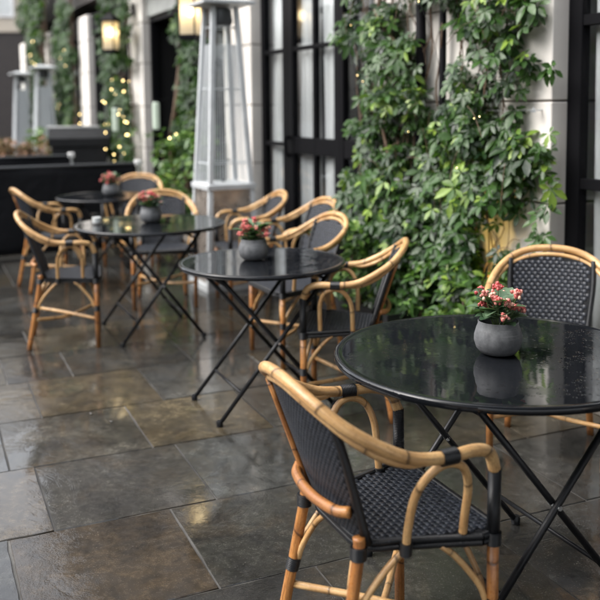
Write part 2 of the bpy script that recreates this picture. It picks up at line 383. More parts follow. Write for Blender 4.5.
def ground():
    mb = MB(); mb.add([(-60, -30, -0.0045), (60, -30, -0.0045), (60, 90, -0.0045), (-60, 90, -0.0045)], [(0, 1, 2, 3)])
    g = mb.build('ground', M['grout']); tag(g, kind='structure')
    ND = Vector((math.cos(PAVE_A), math.sin(PAVE_A), 0)); DD = Vector((-math.sin(PAVE_A), math.cos(PAVE_A), 0))
    r = random.Random(5)
    rows = [2.53, 3.14, 3.76, 4.365, 4.99, 5.54]
    known = {(2.53): [-1.2, -0.5, 0.22, 0.81, 1.62, 2.3], (3.14): [-0.95, -0.3, 0.38, 1.0, 1.75, 2.5], (3.76): [-1.1, -0.4, 0.28, 0.90, 1.495, 2.2],
             (4.365): [-0.9, -0.2, 0.49, 1.11, 1.8, 2.4], (4.99): [-0.7, 0.38, 0.74, 1.45, 2.1], (1.92): [-0.5, 0.3, 1.14, 1.8, 2.4]}
    cols = {(2.53, 0.22): (0.050, 0.035, 0.021), (2.53, 0.81): (0.038, 0.039, 0.037), (3.14, -0.3): (0.072, 0.055, 0.036), (3.14, 0.38): (0.055, 0.054, 0.052),
            (3.14, 1.0): (0.062, 0.066, 0.068), (3.76, 0.28): (0.070, 0.066, 0.058), (3.76, 0.90): (0.098, 0.078, 0.047), (3.76, -0.4): (0.07, 0.072, 0.072),
            (4.365, -0.2): (0.095, 0.078, 0.056), (4.365, 0.49): (0.088, 0.070, 0.045), (4.365, 1.11): (0.07, 0.072, 0.074), (4.99, 0.38): (0.042, 0.042, 0.045),
            (3.76, 1.495): (0.075, 0.075, 0.072), (2.53, -0.5): (0.04, 0.041, 0.04), (1.92, 0.3): (0.034, 0.035, 0.036), (1.92, 1.14): (0.036, 0.036, 0.034)}
    pal = [(0.060, 0.061, 0.062), (0.05, 0.05, 0.051), (0.075, 0.066, 0.05), (0.066, 0.068, 0.07), (0.058, 0.05, 0.04), (0.046, 0.048, 0.05), (0.085, 0.072, 0.052)]
    edges = [1.92] + rows
    s = 1.92
    while s > -4: s -= r.uniform(0.52, 0.66); edges.insert(0, s)
    s = 5.54
    while s < 34: s += r.uniform(0.5, 0.66); edges.append(s)
    mb = MB(); cl = []
    for a, b_ in zip(edges[:-1], edges[1:]):
        key = round(a, 3)
        ks = list(known.get(key, []))
        if not ks: ks = [-12 + r.uniform(0, .8)]
        n = ks[0]
        while n > -12: n -= r.uniform(0.5, 0.95); ks.insert(0, n)
        n = ks[-1]
        while n < 4.2: n += r.uniform(0.5, 0.95); ks.append(n)
        for n0, n1 in zip(ks[:-1], ks[1:]):
            j = 0.0042; bv = 0.006
            x0, x1, y0, y1 = n0+j+r.uniform(-.002, .002), n1-j+r.uniform(-.002, .002), a+j+r.uniform(-.002, .002), b_-j+r.uniform(-.002, .002)
            h = r.uniform(-0.0015, 0.0015); tx, ty = r.uniform(-.003, .003), r.uniform(-.003, .003)
            def P(x, y, z): return ND*x + DD*y + Vector((0, 0, z + h + tx*(x-(x0+x1)/2) + ty*(y-(y0+y1)/2)))
            nx_, ny_ = max(3, int((x1-x0)/.07)), max(3, int((y1-y0)/.07))
            peri = [(x0+(x1-x0)*i/nx_, y0, 0, 1) for i in range(nx_)] + [(x1, y0+(y1-y0)*i/ny_, -1, 0) for i in range(ny_)] + [(x1-(x1-x0)*i/nx_, y1, 0, -1) for i in range(nx_)] + [(x0, y1-(y1-y0)*i/ny_, 1, 0) for i in range(ny_)]
            jit = [(r.gauss(0, .0009)+(.003 if r.random() < .03 else 0), .0012, 0.0) for _ in peri]
            def ringp(z, k): return [P(x+ux*(jj[0]+jj[1]*k), y+uy*(jj[0]+jj[1]*k), z+(jj[2] if z > -.02 else 0)) for (x, y, ux, uy), jj in zip(peri, jit)]
            mb.rings([ringp(-.03, 0), ringp(-.0035, 0), ringp(0, 1.2)], False, True)
            npk = 3*len(peri)
            c = cols.get((key, round(n0, 3)))
            if c is None:
                c = r.choice(pal); q = r.uniform(.85, 1.15); c = tuple(x*q for x in c)
            cl += [(*c, 1)]*npk
    o = mb.build('pavement', M['slab'], smooth=False); tag(o, kind='structure')
    ca = o.data.attributes.new('slab', 'FLOAT_COLOR', 'POINT'); ca.data.foreach_set('color', np.array(cl, dtype=np.float32).ravel())
    # fallen petals
    spots = [(0.16, 3.66), (0.42, 3.6), (-0.3, 4.2), (-0.55, 5.05), (-0.62, 4.2), (0.0, 4.95), (-1.0, 5.2), (-0.2, 2.9), (-0.35, 5.0), (-1.35, 4.9), (0.02, 2.25), (0.25, 4.15)]
    for i, (x, y) in enumerate([(-1.06, 4.24), (-0.935, 4.13), (-0.30, 5.2)]):
        mp = MB(); a = r.uniform(0, 6.28); L = r.uniform(.006, .010)
        pts = [(L*math.cos(t)*math.cos(a)-L*.6*math.sin(t)*math.sin(a), L*math.cos(t)*math.sin(a)+L*.6*math.sin(t)*math.cos(a), 0.003+0.002*math.cos(2*t)) for t in [k*math.pi/5 for k in range(10)]]
        low = [(p[0], p[1], p[2]-0.0022) for p in pts]
        mp.rings([low, pts], True, True)
        p = mp.build('petal', M['petal']); p.location = (x, y, 0.003)
        tag(p, 'pale fallen petal lying on the wet stone paving', 'petal', 'pale petals scattered on the paving')
ground()

# ------------------------------------------------------------------ café armchair
RAIL_R = [(0, -.302, .860), (.09, -.297, .852), (.17, -.273, .824), (.225, -.226, .782), (.258, -.150, .735), (.270, -.07, .700), (.270, .025, .688), (.262, .105, .688), (.250, .160, .668), (.240, .185, .615)]
FY, RY = .185, -.150          # front and rear leg lines at the seat
def ztop(x): return 0.826 - 0.95*x*x
def bw(z): return .150 + .031*min(1, (z-.45)/.25)      # half width of the back, wider at the top
def backP(x, z): return Vector((x, -.157 - .140*((z-.46)/.39) + .028*(x/.175)**2, z))
def pillow(mb, C, U, V, Nn, hu, hv, h):
    vs = []; fs = []
    for j, b in enumerate((-1, -.66, .66, 1)):
        for i, a in enumerate((-1, -.82, .82, 1)):
            k = h*(1.0 if (abs(a) < .9 and abs(b) < .9) else (0.55 if abs(a) < .9 else 0.0)) - (0.0 if abs(a) < .9 else 0.001)
            vs.append(C + U*(a*hu) + V*(b*hv*(1.0 if abs(a) < .9 else .72)) + Nn*k)
    for j in range(3):
        for i in range(3): fs.append((j*4+i, j*4+i+1, j*4+i+5, j*4+i+4))
    mb.add(vs, fs, tint=random.random())
SF, SR, SFY, SRY = .240, .164, .214, -.148
def seat_outline(k, n=10):   # rounded trapezoid, inset k
    pts = []
    cs = [(SF, SFY, .065), (-SF, SFY, .065), (-SR, SRY, .075), (SR, SRY, .075)]
    for q, (x, y, r) in enumerate(cs):
        cx, cy = x-math.copysign(r, x), y-math.copysign(r, y)
        for i in range(n+1):
            a = math.pi/2*(q+i/n)
            pts.append((cx+(r-k)*math.cos(a), cy+(r-k)*math.sin(a)))
    return pts
def make_chair():
    root = empty('armchair')
    mb = MB()
    o = seat_outline(.012)
    mb.rings([[(x, y, .436) for x, y in o], [(x, y, .449) for x, y in o]], True, True)
    seat = mb.build('seat', M['weave_back'], root, smooth=False)
    mb = MB(); pu, pv = .027, .0165; rows = 22
    for j in range(rows):
        y = SRY+.006 + j*pv; hw = SR + (SF-SR)*((y-SRY)/(SFY-SRY)) - .008
        for i in range(-10, 11):
            x = i*pu + (pu/2 if j % 2 else 0)
            lim = hw
            for yy, r in ((SFY, .065), (SRY, .075)):
                d = abs(y-yy)
                if d < r: lim = min(lim, hw - r + math.sqrt(max(0, r*r-(r-d)**2)))
            if abs(x) > lim-.008: continue
            pillow(mb, Vector((x, y, .4505)), Vector((1, 0, 0)), Vector((0, 1, 0)), Vector((0, 0, 1)), pu*.385, pv*.48, .0040)
            if abs(x+pu/2) < lim-.006: pillow(mb, Vector((x+pu/2, y, .4500)), Vector((0, 1, 0)), Vector((-1, 0, 0)), Vector((0, 0, 1)), pv*.52, pu*.085, .0022)
    mb.build('woven_surface', M['weave'], seat, angle=180)
    for z, k in ((.449, 0), (.432, .002)):
        mb = MB(); ring = [Vector((x, y, z)) for x, y in seat_outline(k, 6)]
        mb.tube(ring+[ring[0]], .0095, 8, False)
        mb.build('seat_edge', M['wrap'], seat, angle=180)
    # back
    mb = MB(); nx = 12; rs = []
    for off in (-.003, .003):
        for j in range(9):
            row = []
            for i in range(nx+1):
                u = -1+2*i/nx; z = .452 + (ztop(u*bw(.452+(.8-.452)*j/8))-.452)*j/8
                row.append(backP(u*bw(z), z)+Vector((0, off, 0)))
            rs.append(row)
    n = nx+1
    fs = []
    for b in (0, 9):
        for j in range(8):
            for i in range(nx):
                q = ((b+j)*n+i, (b+j)*n+i+1, (b+j+1)*n+i+1, (b+j+1)*n+i); fs.append(q if b else q[::-1])
    border = [k for k in range(nx)] + [j*n+nx for j in range(8)] + [8*n+i for i in range(nx, 0, -1)] + [j*n for j in range(8, 0, -1)]
    for a, b in zip(border, border[1:]+border[:1]): fs.append((a, b, b+9*n, a+9*n))
    mb.add([p for r in rs for p in r], fs)
    back = mb.build('backrest', M['weave_back'], root)
    mb = MB()
    for side, hh in ((1, .0032),):
        for j in range(24):
            z = .464 + j*.0165
            for i in range(-7, 8):
                x = i*pu + (pu/2 if j % 2 else 0)
                if abs(x) > bw(z)-.012 or z > ztop(x)-.012: continue
                C = backP(x, z); tx = (backP(x+.01, z)-C).normalized(); tz = (backP(x, z+.01)-C).normalized()
                nn = tz.cross(tx).normalized()
                if nn.y < 0: nn = -nn
                pillow(mb, C+nn*.0028*side, tx, tz, nn*side, pu*.385, pv*.48, hh)
                if abs(x+pu/2) < bw(z)-.012:
                    C2 = backP(x+pu/2, z); pillow(mb, C2+nn*.0024*side, tz, -tx, nn*side, pv*.52, pu*.085, hh*.55)
    mb.build('woven_surface', M['weave'], back, angle=180)
    mb = MB()
    for j in range(40):
        z = .462 + j*.0095
        for i in range(-12, 13):
            x = i*.0155 + (.00775 if j % 2 else 0)
            if abs(x) > bw(z)-.010 or z > ztop(x)-.010: continue
            C = backP(x, z); tx = (backP(x+.01, z)-C).normalized(); tz = (backP(x, z+.01)-C).normalized(); nn = tx.cross(tz).normalized()
            if nn.y > 0: nn = -nn
            pillow(mb, C+nn*.0028, tx, tz, nn, .0073, .0044, .0016)
    mb.build('outer_weave', M['weave'], back, angle=180)
    for sx in (-1, 1):
        mb = MB(); mb.tube([backP(sx*(bw(z)+.004), z) for z in np.linspace(.45, .812, 9)], .0125, 8)
        mb.build('backrest_edge', M['wrap'], back, angle=180)
    # rail
    right = [Vector(p) for p in RAIL_R]; left = [Vector((-p.x, p.y, p.z)) for p in right[1:]][::-1]
    full = crom(left+right, 6)
    mb = MB(); mb.tube(full, .0160, 12, True, v0=0.07)
    mb.build('arm_rail', M['rattan'], root, angle=180)
    pts = [(-.268, -.02, .690), (-.262, -.075, .684), (-.250, -.145, .708), (-.225, -.210, .750), (-.17, -.257, .793), (-.09, -.283, .822), (0, -.288, .831), (.09, -.283, .822), (.17, -.257, .793), (.225, -.210, .750), (.250, -.145, .708), (.262, -.075, .684), (.268, -.02, .690)]
    mb = MB(); mb.tube(crom(pts, 5), .0105, 8, v0=0.0); mb.build('inner_rail', M['rattan'], root, angle=180)
    def bind(parent, a, b, r):
        mb = MB(); mb.tube([a, b], r, 12); mb.build('binding', M['wrap'], parent)
    for sx in (-1, 1):
        # front leg (bare cane up to the seat, black wrapped above)
        mb = MB(); mb.tube([(sx*.233, FY+.002, 0), (sx*.235, FY+.001, .25), (sx*.236, FY, .455)], .0152, 12, v0=random.random())
        leg = mb.build('leg', M['rattan_dark'], root, angle=180)
        bind(leg, (sx*.236, FY, .42), (sx*.236, FY, .452), .0215); bind(leg, (sx*.235, FY+.001, .24), (sx*.235, FY+.001, .275), .0185)
        mb = MB(); mb.tube([(sx*.236, FY, .45), (sx*.238, FY, .53), (sx*.240, FY, .620)], .0168, 12)
        mb.build('wrapped_post', M['wrap'], root, angle=180)
        # rear leg and its back post
        mb = MB(); mb.tube(crom([(sx*.188, -.242, 0), (sx*.175, -.205, .2), (sx*.163, RY-.012, .43), (sx*.161, RY-.010, .475)], 4), .0155, 12, v0=random.random())
        leg = mb.build('leg', M['rattan_dark'], root, angle=180)
        bind(leg, (sx*.163, RY-.012, .42), (sx*.162, RY-.011, .452), .0215); bind(leg, (sx*.1725, -.198, .235), (sx*.170, -.190, .27), .0188)
        if sx < 0:
            mb = MB(); mb.tube([backP(sx*(bw(z)-.021), z)+Vector((0, -.011, 0)) for z in np.linspace(.46, .80, 6)], .0090, 8)
            mb.build('back_post', M['rattan_dark'], root, angle=180)
        # loop under the arm
        loop = crom([(sx*.214, .105, .425), (sx*.225, .105, .50), (sx*.243, .103, .59), (sx*.257, .078, .648), (sx*.262, .030, .668), (sx*.257, -.015, .648), (sx*.237, -.045, .59), (sx*.212, -.050, .50), (sx*.199, -.050, .425)], 5)
        mb = MB(); mb.tube(loop, .0108, 10); lp = mb.build('arm_loop', M['rattan'], root, angle=180)
        bind(lp, (sx*.270, .005, .688), (sx*.268, .050, .688), .0205)
        bind(lp, (sx*.214, .105, .425), (sx*.216, .105, .458), .0160); bind(lp, (sx*.199, -.050, .425), (sx*.203, -.050, .458), .0160)
        # bent braces at the sides, front and back
        for y0, y1, xx, x2 in ((FY-.012, .05, .228, .205), (-.182, -.05, .178, .190)):
            mb = MB(); mb.tube(crom([(sx*xx, y0, .258), (sx*(xx*.8+x2*.2), y0*.82+y1*.18, .315), (sx*(xx*.35+x2*.65), y0*.35+y1*.65, .39), (sx*x2, y1, .43)], 4), .0088, 8)
            mb.build('brace', M['rattan'], root, angle=180)
        for y, x0, x1, y1 in ((FY-.005, .218, .07, FY-.05), (-.182, .166, .06, -.118)):
            mb = MB(); mb.tube(crom([(sx*x0, y, .262), (sx*x0*.85, y*.9+y1*.1, .32), (sx*(x0*.45+x1*.55), y*.45+y1*.55, .395), (sx*x1, y1, .437)], 4), .0082, 8)
            mb.build('brace', M['rattan'], root, angle=180)
        mb = MB(); mb.tube(crom([(sx*.225, FY-.01, .19), (0.0, -.01, .175+.012*sx), (-sx*.173, -.195, .19)], 6), .0105, 8)
        mb.build('stretcher', M['rattan'], root, angle=180)
    # curved crossbar low on the back
    mb = MB(); mb.tube(crom([(-.165, -.176, .540), (-.115, -.204, .534), (0, -.216, .530), (.115, -.204, .534), (.155, -.180, .540)], 5), .0145, 10)
    mb.build('crossbar', M['rattan_dark'], root, angle=180)
    return root

CH = [  # x, y, facing, label
 (.218, 2.255, (.915, .402), 'large foreground cane armchair seen from behind, tucked under the nearest black table'),
 (.185, 4.30, (-.992, .125), 'cane armchair in profile facing left, right of the second table, beside the leafy shrub'),
 (-.075, 5.235, (-.90, -.435), 'black cane armchair with oval back just behind the right rim of the second table'),
 (-.095, 6.14, (-.90, -.435), 'half hidden cane armchair by the glazed door, second of three along the facade'),
 (-.46, 6.74, (-.95, -.31), 'cane armchair standing right in front of the tall silver heater panel'),
 (-1.065, 6.68, (.20, -.98), 'cane armchair facing the camera behind the table with a glass on it'),
 (-1.65, 8.46, (-.08, -.997), 'farthest cane armchair, behind the small far table near the doorway'),
 (-1.50, 5.66, (.975, .22), 'cane armchair at left in profile, nearer of the two facing right'),
 (-2.10, 7.40, (.85, .527), 'cane armchair farther left whose back stands before the black canvas screen'),
 (1.075, 3.70, (-.30, -.954), 'black woven armchair facing the camera behind the nearest table, before the pale wall'),
]
random.seed(11)
proto = make_chair()
for i, (x, y, f, lab) in enumerate(CH):
    o = proto if i == 0 else copy_tree(proto)
    fl_ = math.hypot(*f); k_ = 0 if i == 0 else .038
    o.location = (x-f[0]/fl_*k_, y-f[1]/fl_*k_, 0); o.rotation_euler = (0, 0, yaw(*f))
    tag(o, lab, 'armchair', 'cane and black weave armchairs on the terrace')

# ------------------------------------------------------------------ folding tables
TABLE_H = .75
def make_table(x, y, rad, half, spread, lab):
    root = empty('folding_table', (x, y, 0), PAVE_A)
    mb = MB()
    r = rad; z = TABLE_H
    prof = [(0.001, z-.006), (r-.03, z-.006), (r-.012, z-.018), (r-.004, z-.021), (r, z-.014), (r, z-.005), (r-.004, z), (r-.011, z+.0015), (r-.018, z-.0005), (r-.03, z-.001), (0.001, z-.001)]
    mb.lathe(prof, 96, capa=True, capb=True)
    mb.build('tabletop', M['tabletop'], root, angle=60)
    for yy in (-half*.95, half*.95):
        mb = MB(); mb.box((-r*.72, yy-.011, z-.024), (r*.72, yy+.011, z-.007)); mb.build('top_batten', M['table_leg'], root, smooth=False)
    for sx, hh in ((1, half), (-1, half-.024)):
        for sy in (-1, 1):
            mb = MB()
            a = Vector((-sx*spread, sy*hh, .012)); b = Vector((sx*spread*.95, sy*hh, z-.026))
            mb.tube([a, a*.5+b*.5, b], .0108, 8)
            leg = mb.build('leg', M['table_leg'], root, angle=180)
            mb = MB(); mb.lathe([(.006, 0), (.0155, 0), (.0165, .008), (.0165, .022), (.0125, .03)], 12, (a.x, a.y, 0), True, True)
            mb.build('foot', M['table_leg'], leg)
        for t in (.19, .93):
            p = Vector((-sx*spread, 0, .012)).lerp(Vector((sx*spread*.95, 0, z-.026)), t)
            mb = MB(); mb.tube([(p.x, -hh, p.z), (p.x, hh, p.z)], .0075, 8); mb.build('crossbar', M['table_leg'], root, angle=180)
    for sy in (-1, 1):
        mb = MB(); mb.tube([(0, sy*(half-.034), .372), (0, sy*(half+.014), .372)], .007, 8); mb.build('pivot_bolt', M['steel'], root)
    tag(root, lab, 'table', 'round black folding tables on the terrace')
    return root
T1 = (.615, 2.685); T2 = (-.196, 4.372); T3 = (-1.02, 5.865); T4 = (-1.74, 7.72)
make_table(*T1, .512, .30, .30, 'large glossy black round folding table nearest the camera at the right edge')
make_table(*T2, .425, .21, .31, 'wet black round folding table in the middle of the picture, second along the row')
make_table(*T3, .51, .315, .275, 'black round folding table on the left carrying a small glass and a plant pot')
make_table(*T4, .43, .26, .27, 'small looking farthest black round folding table near the canvas screen')

# ------------------------------------------------------------------ flower pots
def leaf_blade(mb, base, d, nrm, L, Wd, fold=.25, droop=.15, tint=.5, rows=3):
    d = d.normalized(); side = d.cross(nrm).normalized(); nn = side.cross(d).normalized()
    prof = {3: [(0, .10), (.3, .85), (.62, 1.0), (.86, .55), (1, .03)], 2: [(0, .06), (.5, 1.0), (.8, .68), (1, .02)]}[rows]
    vs = []; fs = []
    for t, w in prof:
        c = base + d*(L*t) - Vector((0, 0, 1))*(droop*L*t*t)
        hw = Wd*.5*w
        vs += [c - side*hw + nn*(fold*hw), c, c + side*hw + nn*(fold*hw)]
    for k in range(len(prof)-1):
        a = k*3
        fs += [(a, a+1, a+4, a+3), (a+1, a+2, a+5, a+4)]
    mb.add(vs, fs, tint=tint)
def make_plant(x, y, seed, lab, reds=(.0, 1.0), dense=1.0, sc=1.0):
    r = random.Random(seed)
    root = empty('potted_plant', (x, y, TABLE_H+.0015), r.uniform(0, 6.28)); root.scale = (sc, sc, sc)
    mb = MB()
    prof = [(.001, .0), (.040, .0), (.054, .004), (.068, .020), (.0745, .042), (.0742, .060), (.0680, .082), (.0628, .094), (.0632, .103), (.0622, .1055), (.0590, .1035), (.0580, .092), (.0620, .076), (.001, .074)]
    mb.lathe(prof, 48, capa=True, capb=True); mb.build('pot', M['pot'], root, angle=50)
    mb = MB(); mb.lathe([(.001, .0765), (.03, .080), (.0615, .078)], 24, capa=False); mb.build('soil', M['soil'], root)
    lf = MB(); st = MB(); clusters = []
    for k in range(int(46*dense)):
        a = r.uniform(0, 6.28); h = r.uniform(.0, .055); rad = r.uniform(.005, .03)
        h *= 1.3; base = Vector((rad*math.cos(a), rad*math.sin(a), .098+h))
        d = Vector((math.cos(a), math.sin(a), r.uniform(.12, .9))).normalized()
        leaf_blade(lf, base, d, Vector((0, 0, 1)), r.uniform(.05, .088), r.uniform(.032, .050), .3, r.uniform(.05, .25), r.uniform(0, 1))
    for k in range(int(19*dense)):
        a = r.uniform(0, 6.28); rad = .085*math.sqrt(r.random())
        top = Vector((rad*math.cos(a), rad*math.sin(a), r.uniform(.135, .222) - rad*.3))
        st.tube([(top.x*.25, top.y*.25, .085), (top.x*.7, top.y*.7, top.z*.8), top], .0014, 5)
        col_t = r.uniform(0, .75); fl = MB(); clusters.append(fl)
        for q in range(r.randint(9, 16)):
            u = Vector((r.gauss(0, 1), r.gauss(0, 1), r.gauss(.3, .8))).normalized()*r.uniform(.3, 1)*.017
            p = top+u
            t = min(.9, max(0, col_t+r.uniform(-.2, .3)))
            fl.ico(p, r.uniform(.0036, .0064), t, 1.15)
            if r.random() < .35:      # opened floret: four small petals
                for w in range(4):
                    aa = w*math.pi/2 + r.random()
                    leaf_blade(fl, p, Vector((math.cos(aa), math.sin(aa), .6)), Vector((0, 0, 1)), .010, .007, .1, .2, t, 2)
    lf.build('leaves', M['kal_leaf'], root, angle=180); st.build('flower_stems', M['stem_green'], root); [c.build('flower_cluster', M['flower'], root, angle=180) for c in clusters]
    tag(root, lab, 'potted plant', 'grey pots of red kalanchoe on the tables')
make_plant(T1[0]+.003, T1[1]-.01, 3, 'grey clay pot of red budded kalanchoe on the nearest glossy table')
make_plant(T2[0]-.045, T2[1]+.03, 8, 'grey clay pot of coral flowers on the second, wet table at picture centre', dense=1.1, sc=1.02)
make_plant(T3[0]+.0, T3[1]+.03, 14, 'grey pot of pinkish flowers on the left table beside the glass', dense=1.0, sc=1.0)
make_plant(T4[0]+.05, T4[1]+.02, 21, 'grey pot of orange red flowers on the farthest table', dense=1.0, sc=1.0)

def tumbler():
    root = empty('tumbler', (-1.375, 5.83, TABLE_H+.0015))
    mb = MB(); mb.lathe([(.001, 0), (.030, 0), (.034, .075), (.0315, .075), (.028, .008), (.001, .008)], 24, capa=True, capb=True)
    mb.build('glass', M['clear'], root)
    mb = MB(); mb.lathe([(.001, .009), (.0275, .009), (.0298, .045), (.001, .045)], 24, capa=True, capb=True)
    mb.build('candle_wax', M['white_paint'], root)
    tag(root, 'small glass with a pale candle on the left end of a black table', 'candle glass')
tumbler()

# ------------------------------------------------------------------ the café front
def wbox(mb, s0, s1, c0, c1, z0, z1, bev=0.0, mi=0): mb.box((c0, s0, z0), (c1, s1, z1), bev, mi)
cafe = empty('cafe_building', (0, 0, 0), WALL_A)
tag(cafe, 'white pillared cafe front with black steel windows running along the right side', 'building')
JZ = [0.02, .47, 1.015, 1.545, 2.09, 2.60]
def pier(s0, s1, c0=3.1, c1=3.62, name='pier'):
    mb = MB()
    zz = JZ + [3.0]
    prev = 0.0
    wbox(mb, s0+.012, s1-.012, c0+.012, c1, 0, 3.0, mi=1)
    for a, b_ in zip([0]+JZ[1:], JZ[1:]+[3.0]): wbox(mb, s0, s1, c0, c1-.003, a+.005, b_-.005, .005)
    return mb.build(name, [M['stucco'], M['joint']], cafe, smooth=False)
pier(3.432, 5.18)
for s in (7.685, 11.2, 14.3, 17.6, 20.6): pier(s-.335, s+.335)
def window(s0, s1, z0, z1, vs, hs, c=3.2, fw_=.055, part='window', gl='glass', dep=.06, edge=None):
    mb = MB()
    e0, e1 = edge or (fw_, fw_)
    wbox(mb, s0, s0+e0, c, c+dep, z0, z1, .004); wbox(mb, s1-e1, s1, c, c+dep, z0, z1, .004)
    wbox(mb, s0+e0, s1-e1, c+.002, c+dep-.002, z1-fw_, z1, .004); wbox(mb, s0+e0, s1-e1, c+.002, c+dep-.002, z0, z0+fw_*1.6, .004)
    for s, w in vs: wbox(mb, s-w/2, s+w/2, c+.003, c+dep-.003, z0+fw_, z1-fw_, .003)
    for z, w in hs: wbox(mb, s0+e0, s1-e1, c+.006, c+dep-.006, z-w/2, z+w/2, .003)
    f = mb.build(part, M['frame'], cafe)
    mb = MB(); wbox(mb, s0+.02, s1-.02, c+dep*.5, c+dep*.5+.006, z0+.03, z1-.03)
    mb.build('pane', M[gl], f, smooth=False)
    return f
ZB, ZT = .12, 2.62
window(.6, 3.430, ZB, ZT, [(2.35, .05), (1.4, .05)], [(1.125, .055), (1.945, .055)], c=3.2, edge=(.06, .096))
# glazed door bay (5.18 - 7.35)
window(6.80, 7.348, ZB, ZT, [], [(1.20, .035), (2.01, .035)], edge=(.09, .07))
d1 = window(5.86, 6.798, ZB, ZT, [(6.30, .04)], [(1.20, .14), (2.01, .035)], part='door', edge=(.09, .11), dep=.055)
mb = MB(); mb.tube([(3.16, 6.74, 1.12), (3.15, 6.74, 1.26)], .012, 8); mb.box((3.15, 6.725, 1.10), (3.2, 6.755, 1.13)); mb.box((3.15, 6.725, 1.25), (3.2, 6.755, 1.28)); mb.build('handle', M['frame'], d1)
window(5.182, 5.858, ZB, ZT, [], [(1.20, .14), (2.01, .035)], edge=(.07, .05), dep=.055)
# bay with the dark doorway (8.02 - 10.865)
window(8.022, 9.70, ZB, ZT, [(8.85, .05)], [(1.2, .05), (2.0, .05)])
mb = MB()
for a, b_ in ((9.702, 9.76), (10.80, 10.863)): wbox(mb, a, b_, 3.2, 3.3, 0, 2.6, .004)
wbox(mb, 9.702, 10.863, 3.205, 3.295, 2.6, 2.66, .004)
df = mb.build('door_frame', M['frame'], cafe)
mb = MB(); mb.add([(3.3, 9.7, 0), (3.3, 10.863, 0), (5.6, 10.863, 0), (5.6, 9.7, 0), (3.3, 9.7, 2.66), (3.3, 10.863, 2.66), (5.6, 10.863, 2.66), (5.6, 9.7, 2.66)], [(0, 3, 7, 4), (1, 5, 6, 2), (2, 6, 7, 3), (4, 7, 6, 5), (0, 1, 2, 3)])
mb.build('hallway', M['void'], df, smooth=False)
for a, b_ in ((11.537, 13.963), (14.637, 17.263), (17.937, 20.263)):
    window(a, b_, ZB, ZT, [(a+.7, .05), (a+1.41, .09), (a+2.12, .05)], [(1.2, .06), (2.0, .05)])
# fascia, upper storeys, interior
mb = MB(); wbox(mb, .4, 11.5, 3.17, 3.6, 2.664, 2.996, .01); mb.build('fascia', M['lintel'], cafe)
mb = MB(); wbox(mb, 11.503, 21.0, 3.17, 3.6, 2.664, 2.996, .01); mb.build('dark_fascia', M['frame'], cafe)
mb = MB(); wbox(mb, .4, 11.0, 2.98, 3.6, 3.003, 3.16, .02); wbox(mb, .4, 11.0, 3.05, 3.6, 3.163, 3.24, .015); mb.build('cornice', M['stucco'], cafe)
mb = MB(); wbox(mb, -4, 21.0, 3.22, 9.0, 3.243, 8.6); mb.build('upper_wall', M['brick_dark'], cafe, smooth=False)
mb = MB(); wbox(mb, -4, .598, 3.2, 9.0, 0, 3.24); mb.build('end_wall', M['stucco'], cafe, smooth=False)
mb = MB(); wbox(mb, .4, 21.0, 3.13, 3.3, 0.0, .118, .006); mb.build('plinth', M['joint'], cafe)
for z in (4.0, 6.2):
    for s in np.arange(1.5, 20, 2.4):
        mb = MB(); wbox(mb, s, s+1.0, 3.2, 3.26, z, z+1.6, .01); mb.build('upper_window', M['frame'], cafe)
mb = MB()
mb.add([(3.63, .5, .02), (3.63, 20.9, .02), (8, 20.9, .02), (8, .5, .02), (3.63, .5, 2.98), (3.63, 20.9, 2.98), (8, 20.9, 2.98), (8, .5, 2.98)], [(0, 1, 2, 3), (4, 7, 6, 5), (1, 5, 6, 2), (2, 6, 7, 3), (0, 3, 7, 4)])
mb.build('dining_room', M['interior'], cafe, smooth=False)

def curtain(s0, s1, z0, z1, c, lab, seed):
    r = random.Random(seed); mb = MB(); n = int((s1-s0)/.012); ph = r.uniform(0, 6)
    rows = []
    for z in np.linspace(z0, z1, 6):
        row = []
        for i in range(n+1):
            s = s0+(s1-s0)*i/n
            row.append((c+.022*math.sin(s*62+ph+.5*math.sin(s*9))+.010*math.sin(s*23+2*z), s, z))
        rows.append(row)
    mb.rings(rows, close=False)
    o = mb.build('curtain', M['curtain'], None, angle=180); o.rotation_euler = (0, 0, WALL_A)
    m = o.modifiers.new('thickness', 'SOLIDIFY'); m.thickness = .003
    tag(o, lab, 'curtain')
curtain(5.98, 6.28, .2, 2.6, 3.30, 'pale curtain behind the right half of the glazed door', 1)
curtain(6.34, 6.74, .2, 2.6, 3.305, 'pale curtain behind the left half of the glazed door', 2)
curtain(6.92, 7.30, .2, 2.6, 3.30, 'pale curtain behind the narrow side pane left of the glazed door', 4)
curtain(.9, 3.34, .2, 2.6, 3.31, 'pale curtain behind the window at the right edge', 3)

def shade_lamp():
    root = empty('hanging_lamp', W(3.75, 5.35, 0))
    mb = MB(); mb.lathe([(.06, 2.06), (.15, 1.82), (.146, 1.82), (.057, 2.06)], 24, capa=False); mb.build('lamp_shade', M['red'], root)
    mb = MB(); mb.tube([(0, 0, 2.04), (0, 0, 2.97)], .006, 6); mb.tube([(-.06, 0, 2.05), (.06, 0, 2.05)], .004, 6); mb.build('cord', M['frame'], root)
    tag(root, 'red lamp shade inside the glazed bay beside the creeper', 'lamp')
shade_lamp()

